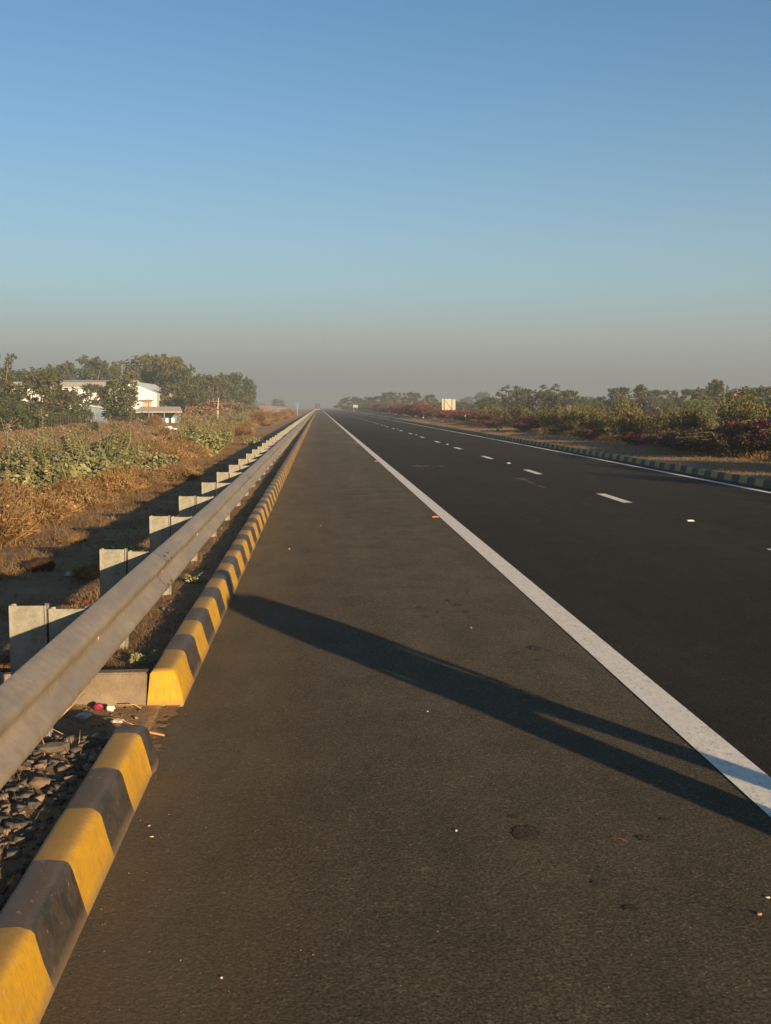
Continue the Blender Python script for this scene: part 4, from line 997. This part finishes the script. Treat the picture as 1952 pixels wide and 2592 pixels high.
stick((-1.14, 4.78, .08), (-1.12, 4.84, .2), .003, M['wood2'], 'thin red stem beside the gravel end')
stick((-1.10, 4.9, .06), (-1.36, 5.02, .19), .003, M['wood'], 'long bent straw crossing the sill')
stick((-1.27, 3.0, .14), (-1.03, 3.55, .13), .0025, M['wood'], 'dry straw lying over the gravel beside the kerb')
stick((1.14, 3.92, .003), (1.20, 3.89, .002), .0006, M['wood2'], 'thin curved straw on the asphalt below the shadow', sag=.006)
LEAF = simple('dead leaf', (.42, .27, .09), .7, .3, .2, 60); PB = simple('pale pebble', (.42, .35, .26), .7, .3, .2, 60); RB = simple('red pebble', (.35, .17, .10), .7, .3, .2, 60)
for i, (x, y, s, m_, nm, lab) in enumerate([(-.672, 4.06, (.012, .006, .004), PB, 'pebble', 'flat pale chip on the asphalt beside the near kerb'), (-.70, 4.17, (.009, .006, .005), RB, 'pebble', 'reddish bit just beyond the flat pale chip'),
        (1.165, 7.9, (.014, .03, .006), LEAF, 'dead_leaf', 'curled yellow leaf on the asphalt above the long shadow'), (.543, 4.04, (.007, .007, .006), PB, 'pebble', 'bright white pebble left of the oval stain'),
        (-.30, 3.0, (.006, .006, .005), PB, 'pebble', 'small bright pebble low on the shoulder left of centre'), (-.10, 2.7, (.007, .006, .005), RB, 'pebble', 'reddish pebble low on the asphalt with a short shadow'),
        (1.47, 3.28, (.011, .007, .007), RB, 'pebble', 'reddish crumb at the lower right of the asphalt'), (.04, 2.62, (.005, .005, .004), PB, 'pebble', 'tiny bright pebble near the bottom edge of the view'),
        (1.55, 3.40, (.012, .008, .004), PB, 'pebble', 'pale flake at the right edge of the shoulder'), (1.9, 6.0, (.012, .008, .004), PB, 'pebble', 'pale crumb on the dark lane right of the solid line'),
        (.6, 5.7, (.008, .008, .005), PB, 'pebble', 'light pebble lying just below the long shadow'), (-.36, 12.5, (.02, .02, .01), PB, 'pebble', 'white pebble up the shoulder beside the kerb'),
        (.02, 15.0, (.02, .03, .008), LEAF, 'dead_leaf', 'pale leaf up the shoulder toward the orange stud')]):
    one(nm, lab, 'leaf' if nm == 'dead_leaf' else 'pebble', (x, y, s[2] * .5), tuple(q * .72 for q in s), m_, 60 + i, 2, .2)
# stray weeds on the strip behind the guardrail
weed(2, -2.25, 11.6, .45, 'small wilted weed in the shade behind the second rail post', 'stray weeds behind the guardrail')
dry(1, -2.2, 10.3, .38, 'small wiry bush in the shade between two rail posts', 'stray weeds behind the guardrail')
dry(1, -3.1, 13.3, .30, 'wisp of dry grass on the shadow edge', 'stray weeds behind the guardrail')
weed(2, -2.9, 47.0, .95, 'lone weed by the guardrail shadow far up the verge', 'stray weeds behind the guardrail')
dry(0, -1.9, 6.6, .28, 'scruffy dry tuft behind the first rail post', 'stray weeds behind the guardrail')
weed(2, -1.13, 6.5, .16, 'tiny green sprout behind the yellow end block', 'stray weeds behind the guardrail')
weed(2, -1.15, 9.6, .18, 'tiny green sprout under the rail beyond the long shadow', 'stray weeds behind the guardrail')

# ------------------------------------------------------------------ buildings, fence, poles
M['white_wall'] = simple('white painted sheet wall', (.56, .58, .60), .6, .3, .07, .6)
M['cream_wall'] = simple('cream fascia', (.36, .33, .28), .7, .3, .12, 1.0)
M['roof_sheet'] = simple('grey asbestos roof', (.42, .37, .31), .85, .2, .18, 1.2)
M['blue_grey_wall'] = simple('blue grey wall', (.14, .19, .26), .8, .2, .25, 1.0)  # plain blue-grey for the sheds and the far low building
M['blue_door'] = simple('pale blue door', (.22, .38, .52), .7, .2, .1)
M['shutter'] = simple('tan shutter', (.42, .32, .22), .7, .2, .12)
M['doorway_shade'] = simple('painted doorway shade', (.05, .05, .055), .8, .2, .2)
M['yellow_trim'] = simple('yellow trim', (.35, .30, .06), .7, .2, .1)
def quad_prism(mb, pts, y0, y1, m=0):
    """closed prism from an XZ outline between two Y planes"""
    n = len(pts); V = [(x, y0, z) for x, z in pts] + [(x, y1, z) for x, z in pts]
    mb.add(V, [tuple(range(n)), tuple(range(2 * n - 1, n - 1, -1))] + [(i, i + n, (i + 1) % n + n, (i + 1) % n) for i in range(n)], m)
YB = 160.0; ZG = -.6
def bx(px, Y=YB): return at(px, 1040, Y)[0]
def bz(py, Y=YB): return at(300, py, Y)[1]
wh = tag(empty('warehouse', (bx(300), YB, ZG)), 'long white warehouse with a low gable end, half hidden by trees', 'warehouse')
def under(root, mb, name, m, lab=None, rot=None):
    inv = -root.location
    V = [tuple(Vector(v_) + inv) for v_ in mb.V]; mb.V = V; o = mb.build(name, m, root)
    bm = bmesh.new(); bm.from_mesh(o.data); bmesh.ops.recalc_face_normals(bm, faces=bm.faces); bm.to_mesh(o.data); bm.free()
    if lab: o['label'] = lab
    return o
xl, xr_, xap = bx(268), bx(398), bx(322); zt, ze, ze2 = bz(963), bz(996), bz(982)
mb = MB(); quad_prism(mb, [(xl, ZG), (xr_, ZG), (xr_, ze), (xap, zt), (xl, ze2)], YB, YB + 30)
under(wh, mb, 'gable_wall', M['white_wall'])
mb = MB(); mb.box(bx(20), xl - .01, YB + 2.5, YB + 26, ZG, bz(978)); under(wh, mb, 'side_wall', M['white_wall'])
mb = MB(); mb.add([(bx(18), YB + 2.1, bz(979)), (xl + 2.5, YB + 2.1, bz(979)), (xl + 2.5, YB + 4.0, bz(966)), (bx(18), YB + 4.0, bz(966)),
                   (bx(18), YB + 2.1, bz(982)), (xl + 2.5, YB + 2.1, bz(982)), (xl + 2.5, YB + 26, bz(982)), (bx(18), YB + 26, bz(982)), (bx(18), YB + 14, bz(962, YB + 14)), (xl + 2.5, YB + 14, bz(962, YB + 14))],
                  [(0, 1, 2, 3), (0, 1, 5, 4), (3, 2, 9, 8), (8, 9, 6, 7), (4, 5, 6, 7), (0, 3, 8, 7, 4), (1, 2, 9, 6, 5)])
under(wh, mb, 'roof', M['cream_wall'])
mb = MB(); mb.box(xr_, xr_ + .12, YB - .05, YB + .3, ZG, ze); under(wh, mb, 'corner_trim', M['yellow_trim'])
mb = MB(); mb.box(bx(363), bx(384), YB - .06, YB - .002, bz(1030), bz(1015)); under(wh, mb, 'window_shutter', M['shutter'])
mb = MB(); quad_prism(mb, [(bx(358), bz(1013.5)), (bx(392), bz(1013.5)), (bx(390), bz(1011)), (bx(360), bz(1011))], YB - .9, YB - .06); under(wh, mb, 'window_awning', M['shutter'])
# open shed at its foot
YS = 150.0
sh = tag(empty('shed', (bx(400, YS), YS, ZG)), 'low open-fronted shed with a grey sheet roof at the right foot of the warehouse', 'shed')
mb = MB(); zz0, zz1 = bz(1042, YS), bz(1029, YS)
mb.add([(bx(342, YS), YS, zz0), (bx(462, YS), YS, zz0), (bx(445, YS), YS + 5, zz1), (bx(342, YS), YS + 5, zz1), (bx(342, YS), YS, zz0 - .12), (bx(462, YS), YS, zz0 - .12), (bx(445, YS), YS + 5, zz1 - .12), (bx(342, YS), YS + 5, zz1 - .12)],
       [(0, 1, 2, 3), (4, 7, 6, 5), (0, 4, 5, 1), (1, 5, 6, 2), (2, 6, 7, 3), (3, 7, 4, 0)])
under(sh, mb, 'roof', M['roof_sheet'])
mb = MB(); mb.box(bx(344, YS), bx(446, YS), YS + 4, YS + 4.3, ZG, zz1 - .5); under(sh, mb, 'back_wall', M['blue_grey_wall'])
for px in (348, 385, 415, 455):
    mb = MB(); mb.box(bx(px, YS) - .07, bx(px, YS) + .07, YS + .3, YS + .44, ZG, zz0 - .13); under(sh, mb, 'post', M['blue_grey_wall'])
for (a_, b_, t_) in [(346, 352, 1056), (356, 366, 1056), (419, 426, 1058), (434, 442, 1058)]:
    mb = MB(); mb.box(bx(a_, YS), bx(b_, YS), YS - .1, YS + .15, ZG, bz(t_, YS)); under(sh, mb, 'low_wall', M['white_wall'])
mb = MB(); mb.box(bx(405, YS), bx(424, YS), YS + 3.9, YS + 3.99, bz(1052, YS), bz(1046, YS)); under(sh, mb, 'reddish_panel', simple('red panel', (.3, .12, .1), .8))
# blue shed
YC = 140.0
bs_ = tag(empty('shed', (bx(250, YC), YC, ZG)), 'small blue-grey shed with a pale blue door behind the wire fence', 'shed')
mb = MB(); quad_prism(mb, [(bx(212, YC), ZG), (bx(282, YC), ZG), (bx(282, YC), bz(1034, YC)), (bx(212, YC), bz(1024, YC))], YC, YC + 4); under(bs_, mb, 'wall', M['blue_grey_wall'])
mb = MB(); quad_prism(mb, [(bx(210, YC), bz(1026, YC)), (bx(284, YC), bz(1036, YC)), (bx(284, YC), bz(1033.5, YC)), (bx(210, YC), bz(1023, YC))], YC - .25, YC + 4.2); under(bs_, mb, 'roof', M['roof_sheet'])
mb = MB(); mb.box(bx(257, YC), bx(267, YC), YC - .05, YC - .002, bz(1057, YC), bz(1038, YC)); under(bs_, mb, 'door', M['blue_door'])
mb = MB(); mb.box(bx(268, YC), bx(278, YC), YC - .04, YC - .002, bz(1060, YC), bz(1042, YC)); under(bs_, mb, 'doorway_panel', M['doorway_shade'])  # flat dark panel on the closed wall; the doorway's inner shade is its colour
# wire fence
M['fpost'] = simple('weathered wood post', (.06, .045, .035), .9, .1, .3, 10)
fx0, fy0 = bx(100, 84), 84.0; fx1, fy1 = bx(352, 118), 118.0
fence = tag(empty('wire_fence', (fx0, fy0, ZG)), 'wire fence on thin dark posts along the far side of the brown field', 'fence')
nP = 46
for i in range(nP):
    t_ = i / (nP - 1); x = fx0 + (fx1 - fx0) * t_; y = fy0 + (fy1 - fy0) * t_; zb = GZf(x, y)
    mb = MB(); mb.tube([(x, y, zb - .2), (x + random.uniform(-.04, .04), y, zb + 1.15 + random.uniform(-.08, .08))], [.032, .026], 5); under(fence, mb, 'fence_post', M['fpost'])
for hh in (.3, .7, 1.05):
    mb = MB(); P_ = [(fx0 + (fx1 - fx0) * t_, fy0 + (fy1 - fy0) * t_, GZf(fx0 + (fx1 - fx0) * t_, fy0 + (fy1 - fy0) * t_) + hh) for t_ in np.linspace(0, 1, 30)]
    mb.tube(P_, .010, 4); under(fence, mb, 'wire', M['fpost'])
# poles
M['pole'] = simple('whitewashed concrete', (.34, .32, .26), .8, .2, .12, 3)
Yp = 95.0; X_ = at(551, 1050, Yp)[0]; g_ = GZf(X_, Yp); ztp = at(552, 1007, Yp)[1]
po = tag(empty('concrete_pole', (X_, Yp, g_)), 'slim whitewashed tapering pole standing among the weeds left of the road', 'pole')
mb = MB(); mb.tube([(X_, Yp, g_ - .2), (X_ + .02, Yp, g_ + 1.5)], [.10, .085], 8); under(po, mb, 'lower_shaft', M['pole'])
mb = MB(); mb.tube([(X_ + .02, Yp, g_ + 1.5), (X_ + .10, Yp, ztp)], [.065, .035], 8); under(po, mb, 'upper_shaft', M['pole'])
mb = MB(); mb.tube([(X_ + .02, Yp, g_ + 1.45), (X_ + .021, Yp, g_ + 1.56)], .095, 8); under(po, mb, 'collar', M['fpost'])
Yp = 112.0; X_ = at(377, 1050, Yp)[0]; g_ = GZf(X_, Yp); ztp = at(377, 1010, Yp)[1]
po = tag(empty('wooden_pole', (X_, Yp, g_)), 'thin brown pole with a short crossarm in front of the white gable', 'pole')
mb = MB(); mb.tube([(X_, Yp, g_ - .2), (X_, Yp, ztp)], [.07, .05], 7); under(po, mb, 'shaft', M['bark'])
mb = MB(); mb.tube([(X_ - .45, Yp - .06, ztp - .4), (X_ + .45, Yp - .06, ztp - .4)], .035, 6); under(po, mb, 'crossarm', M['bark'])
# white broken slabs in the field
Yr = 80.0; X_ = at(430, 1080, Yr)[0]; g_ = at(430, 1087, Yr)[1]
rb = tag(empty('rubble', (X_, Yr, g_)), 'pair of white broken slabs lying among the scrub before the shed', 'rubble')
for (dx, w_, h_, t_) in [(-.35, .42, .1, .12), (.05, .32, .26, -.2), (.38, .30, .1, 0.0)]:
    mb = MB(); quad_prism(mb, [(X_ + dx - w_, g_), (X_ + dx + w_, g_ + .02), (X_ + dx + w_ * .7 + t_, g_ + h_), (X_ + dx - w_ * .6 + t_, g_ + h_ * .8)], Yr - .3, Yr + .3); under(rb, mb, 'slab', M['white_wall'])
# far low building with a pale red roof
Yf = 330.0
fb = tag(empty('low_building', (at(688, 1030, Yf)[0], Yf, ZG)), 'long low building with a pale red roof, far off in haze past the left trees', 'building')
x0, x1 = at(655, 1030, Yf)[0], at(724, 1030, Yf)[0]
mb = MB(); mb.box(x0 + .3, x1 - .3, Yf, Yf + 8, ZG, 1.3); under(fb, mb, 'wall', M['blue_grey_wall'])
M['red_roof'] = simple('faded red roof', (.50, .20, .15), .8, .2, .1, .5)
mb = MB(); mb.add([(x0, Yf - .4, 1.2), (x1, Yf - .4, 1.0), (x1, Yf + 4, 1.75), (x0, Yf + 4, 2.15), (x0, Yf + 8.4, 1.2), (x1, Yf + 8.4, 1.0)], [(0, 1, 2, 3), (3, 2, 5, 4), (0, 3, 4), (1, 5, 2), (0, 4, 5, 1)])
under(fb, mb, 'roof', M['red_roof'])

# ------------------------------------------------------------------ signs and road furniture
M['sign_back'] = simple('cream painted steel', (.31, .30, .235), .6, .3, .06, 2)
M['sign_shadow'] = simple('painted shadow line', (.10, .08, .06), .7, .3, .1)
Ysn = 124.0; xa, xb = at(1119, 1020, Ysn)[0], at(1153, 1020, Ysn)[0]; zt_, zb_ = at(1136, 1010, Ysn)[1], at(1136, 1038.5, Ysn)[1]
sg = tag(empty('sign_board', ((xa + xb) / 2, Ysn, .1)), 'back of a square cream sign board with a diagonal brace above the median hedge', 'sign')
W_ = xb - xa
mb = MB(); mb.box(xa, xa + W_ * .13, Ysn, Ysn + .05, zb_ + .02, zt_ + .01); mb.box(xb - W_ * .20, xb, Ysn, Ysn + .05, zb_ + .0, zt_ - .04); mb.box(xa + W_ * .17, xb - W_ * .24, Ysn, Ysn + .05, zb_, zt_)
under(sg, mb, 'panel', M['sign_back'])
mb = MB(); mb.box(xa + .02, xb - .02, Ysn + .052, Ysn + .08, zb_ + .03, zt_ - .06); under(sg, mb, 'shadow_backing', M['sign_shadow'])  # dark sheet seen through the panel gaps, painting the shadow lines beside the posts
for xx in (xa + W_ * .185, xb - W_ * .27):
    mb = MB(); mb.box(xx, xx + .075, Ysn - .075, Ysn - .002, 0, zt_ - .02); under(sg, mb, 'post', M['sign_back'])
for (p0, p1) in (((xa + W_ * .2, zt_ - .12), (xb - W_ * .26, zb_ + .1)),):
    mb = MB(); mb.tube([(p0[0], Ysn - .03, p0[1]), (p1[0], Ysn - .03, p1[1])], .018, 5); under(sg, mb, 'diagonal_brace', M['fpost'])
mb = MB(); mb.box(xa + W_ * .25, xb - W_ * .28, Ysn - .03, Ysn - .001, zt_ - .13, zt_ - .09); under(sg, mb, 'crossbar', M['sign_back'])
Y2 = 330.0; xa, xb = at(894, 1028, Y2)[0], at(906, 1028, Y2)[0]; z1_, z0_ = at(900, 1025, Y2)[1], at(900, 1031.5, Y2)[1]
s2 = tag(empty('sign_board', ((xa + xb) / 2, Y2, .1)), 'small distant white sign board at the start of the red hedge', 'sign')
mb = MB(); mb.box(xa, xb, Y2, Y2 + .05, z0_, z1_); under(s2, mb, 'panel', M['sign_back'])
for xx in (xa + .2, xb - .3):
    mb = MB(); mb.box(xx, xx + .1, Y2 + .052, Y2 + .12, 0, z1_ - .05); under(s2, mb, 'post', M['galv'])
Y3 = 205.0; xc, zc = at(753, 1023, Y3)
s3 = tag(empty('round_sign', (xc, Y3, GZf(xc, Y3))), 'small round blue sign far up the left verge', 'sign')
M['blue'] = simple('blue sign face', (.04, .14, .32), .5, .3, .05)
mb = MB(); disc(mb, (xc, Y3, zc), (0, -1, 0), .42, .42, .02, 20, Vector((1, 0, 0))); under(s3, mb, 'disc', M['blue'])
mb = MB(); mb.tube([(xc, Y3 + .03, GZf(xc, Y3)), (xc, Y3 + .03, zc + .3)], .05, 6); under(s3, mb, 'post', M['pole'])
M['dl_w'] = simple('white band', (.5, .47, .4), .6, .3, .05); M['dl_b'] = simple('black band', (.03, .03, .03), .6, .3, .1)
for i, (px, py, Y, hh, lab) in enumerate([(1178, 1073, 95.5, .75, 'black and white banded delineator post before the sunlit hedge'), (1260, 1096, 63.9, .28, 'short dark post stub standing on the median dirt'), (1071, 1063, 118, .6, 'dark small post on the median far before the red hedge')]):
    X_ = at(px, py, Y)[0]; zb = GZf(X_, Y); root = tag(empty('delineator_post', (X_, Y, zb)), lab, 'post')
    bands = [('w', 0, .2), ('b', .2, .42), ('b', .42, .6), ('w', .6, .75)] if i == 0 else ([('b', 0, .16), ('w', .16, .20), ('b', .20, .32)] if i == 1 else [('b', 0, .3), ('w', .3, .36), ('b', .36, .6)])
    for (c_, z0, z1) in bands:
        mb = MB(); mb.tube([(X_, Y, zb + z0), (X_, Y, zb + z1)], .075, 10); under(root, mb, 'white_band' if c_ == 'w' else 'black_band', M['dl_w' if c_ == 'w' else 'dl_b'])
    if i == 0:
        mb = MB(); mb.box(X_ + .02, X_ + .28, Y - .15, Y + .1, zb - .02, zb + .1); under(root, mb, 'white_foot', M['dl_w'])
# far truck stopped on the shoulder, nearly lost in the haze
YT = 470.0; XT = at(804, 1030, YT)[0]
tr = tag(empty('truck', (XT, YT, 0)), 'dark truck on the shoulder at the vanishing point, nearly lost in haze', 'truck')
M['tr'] = simple('dark tarpaulin', (.05, .05, .045), .8); M['tyre'] = simple('rubber', (.02, .02, .02), .9); M['lamp_r'] = simple('tail reflector', (.5, .03, .02), .4)
mb = MB(); quad_prism(mb, [(XT - 1.2, 1.0), (XT + 1.2, 1.0), (XT + 1.22, 2.6), (XT + .8, 3.2), (XT - .8, 3.25), (XT - 1.22, 2.6)], YT, YT + 6); under(tr, mb, 'cargo_body', M['tr'])
mb = MB(); quad_prism(mb, [(XT - 1.1, .8), (XT + 1.1, .8), (XT + 1.1, 2.3), (XT + .9, 2.7), (XT - .9, 2.7), (XT - 1.1, 2.3)], YT + 6.2, YT + 8); under(tr, mb, 'cab', M['tr'])
mb = MB(); mb.box(XT - 1.0, XT + 1.0, YT + .1, YT + 7.8, .7, .99); under(tr, mb, 'chassis', M['tyre'])
mb = MB(); mb.box(XT - 1.1, XT + 1.1, YT - .1, YT - .002, .55, .8); under(tr, mb, 'rear_bumper', M['sign_back'])
for sx in (-.95, .95):
    for yy in (1.2, 2.4, 7.0):
        mb = MB(); mb.tube([(XT + sx - .15, YT + yy, .5), (XT + sx + .15, YT + yy, .5)], .5, 14); under(tr, mb, 'wheel', M['tyre'])
    mb = MB(); mb.box(XT + sx - .1, XT + sx + .1, YT - .03, YT - .003, .85, .98); under(tr, mb, 'tail_lamp', M['lamp_r'])

# ------------------------------------------------------------------ the person beside the camera, whose long shadow crosses the shoulder
def skin_obj(name, pts, edges, m, parent, sub=2):
    me = bpy.data.meshes.new(name); me.from_pydata([p[:3] for p in pts], edges, []); o = mk(name, me, m, parent)
    md = o.modifiers.new('Skin', 'SKIN'); md.use_smooth_shade = True
    sl = me.skin_vertices[0] if me.skin_vertices else None
    if sl is None:
        bpy.context.view_layer.objects.active = o; sl = me.skin_vertices[0]
    for i, p in enumerate(pts):
        r = p[3]; sl.data[i].radius = (r if isinstance(r, tuple) else (r, r)); sl.data[i].use_root = (i == 0)
    o.modifiers.new('Sub', 'SUBSURF').levels = sub; o.modifiers['Sub'].render_levels = sub
    return o
per = tag(empty('person', (3.08, 2.10, 0), math.radians(28)), 'standing person in shirt and trousers, legs apart, on the lane beside the camera', 'person')
M['skin'] = simple('skin', (.30, .17, .10), .6, .4, .08); M['shirt'] = simple('pale blue shirt', (.22, .30, .42), .85, .2, .12); M['trouser'] = simple('dark trousers', (.04, .04, .05), .85, .2, .2); M['hair'] = simple('black hair', (.012, .010, .009), .6, .4, .3, 60); M['shoe'] = simple('black shoe', (.03, .025, .02), .5)
body = skin_obj('body', [(0, 0, 1.0, .10), (0, 0, 1.2, .11), (0, .0, 1.38, .10), (0, .0, 1.46, .058), (0, .01, 1.52, .052), (0, .015, 1.60, (.073, .085)), (0, .01, 1.69, (.070, .082)),
    (.17, 0, 1.40, .055), (.24, -.02, 1.14, .042), (.24, .06, .91, .03), (.24, .10, .84, .028), (.245, .13, .78, .018),
    (-.17, 0, 1.40, .055), (-.24, -.02, 1.14, .042), (-.24, .06, .91, .03), (-.24, .10, .84, .028), (-.245, .13, .78, .018),
    (.12, 0, .90, .085), (.185, .02, .50, .058), (.24, 0, .10, .04), (-.12, 0, .90, .085), (-.185, .02, .50, .058), (-.24, 0, .10, .04), (.26, .12, .05, .035), (-.26, .12, .05, .035)],
    [(0, 1), (1, 2), (2, 3), (3, 4), (4, 5), (5, 6), (2, 7), (7, 8), (8, 9), (9, 10), (10, 11), (2, 12), (12, 13), (13, 14), (14, 15), (15, 16), (0, 17), (17, 18), (18, 19), (0, 20), (20, 21), (21, 22), (19, 23), (22, 24)], M['skin'], per)
skin_obj('shirt', [(-.02, 0, .78, (.235, .235)), (0, 0, 1.05, (.22, .22)), (0, 0, 1.26, (.22, .22)), (0, 0, 1.40, (.17, .17)), (0, 0, 1.475, (.066, .066)), (.175, 0, 1.40, .075), (.235, -.02, 1.18, .066), (.24, .03, 1.0, .05), (-.175, 0, 1.40, .075), (-.235, -.02, 1.18, .066), (-.24, .03, 1.0, .05)],
    [(0, 1), (1, 2), (2, 3), (3, 4), (3, 5), (5, 6), (6, 7), (3, 8), (8, 9), (9, 10)], M['shirt'], per)
skin_obj('trousers', [(0, 0, .97, (.145, .115)), (0, 0, .88, (.14, .115)), (.13, 0, .80, .11), (.19, .02, .50, .085), (.24, 0, .09, .072), (-.13, 0, .80, .13), (-.165, .02, .50, .125), (-.20, 0, .10, .12)],
    [(0, 1), (1, 2), (2, 3), (3, 4), (1, 5), (5, 6), (6, 7)], M['trouser'], per)
skin_obj('hair', [(0, -.03, 1.60, (.07, .06)), (0, -.012, 1.68, (.082, .088)), (0, .01, 1.735, (.06, .07))], [(0, 1), (1, 2)], M['hair'], per)
for s in (-1, 1):
    skin_obj('shoe', [(s * .24, -.05, .045, .045), (s * .25, .06, .045, .048), (s * .265, .17, .035, .038)], [(0, 1), (1, 2)], M['shoe'], per)
    for k in range(4):
        x = s * (.25 + .0); y = .105 + k * .019
        skin_obj('finger', [(s * .243, y, .79, .010), (s * .242, y + .006, .755, .009), (s * .236, y + .008, .722 + .006 * abs(k - 1), .008)], [(0, 1), (1, 2)], M['skin'], body, 1)
    skin_obj('thumb', [(s * .236, .165, .82, .011), (s * .228, .19, .79, .010), (s * .222, .20, .765, .009)], [(0, 1), (1, 2)], M['skin'], body, 1)

# ------------------------------------------------------------------ haze
DENS = 0.0014
mb = MB(); mb.box(-2600, 2600, -450, 4600, -2.2, 14); hz = mb.build('haze', None); tag(hz, None, None, None, 'stuff')
m = bpy.data.materials.new('haze'); m.use_nodes = True; t = m.node_tree; t.nodes.clear()
pv = N(t, 'ShaderNodeVolumePrincipled'); pv.inputs['Density'].default_value = DENS; pv.inputs['Color'].default_value = (.31, .37, .45, 1); pv.inputs['Anisotropy'].default_value = 0.0
out = N(t, 'ShaderNodeOutputMaterial'); t.links.new(pv.outputs[0], out.inputs['Volume']); hz.data.materials.append(m)
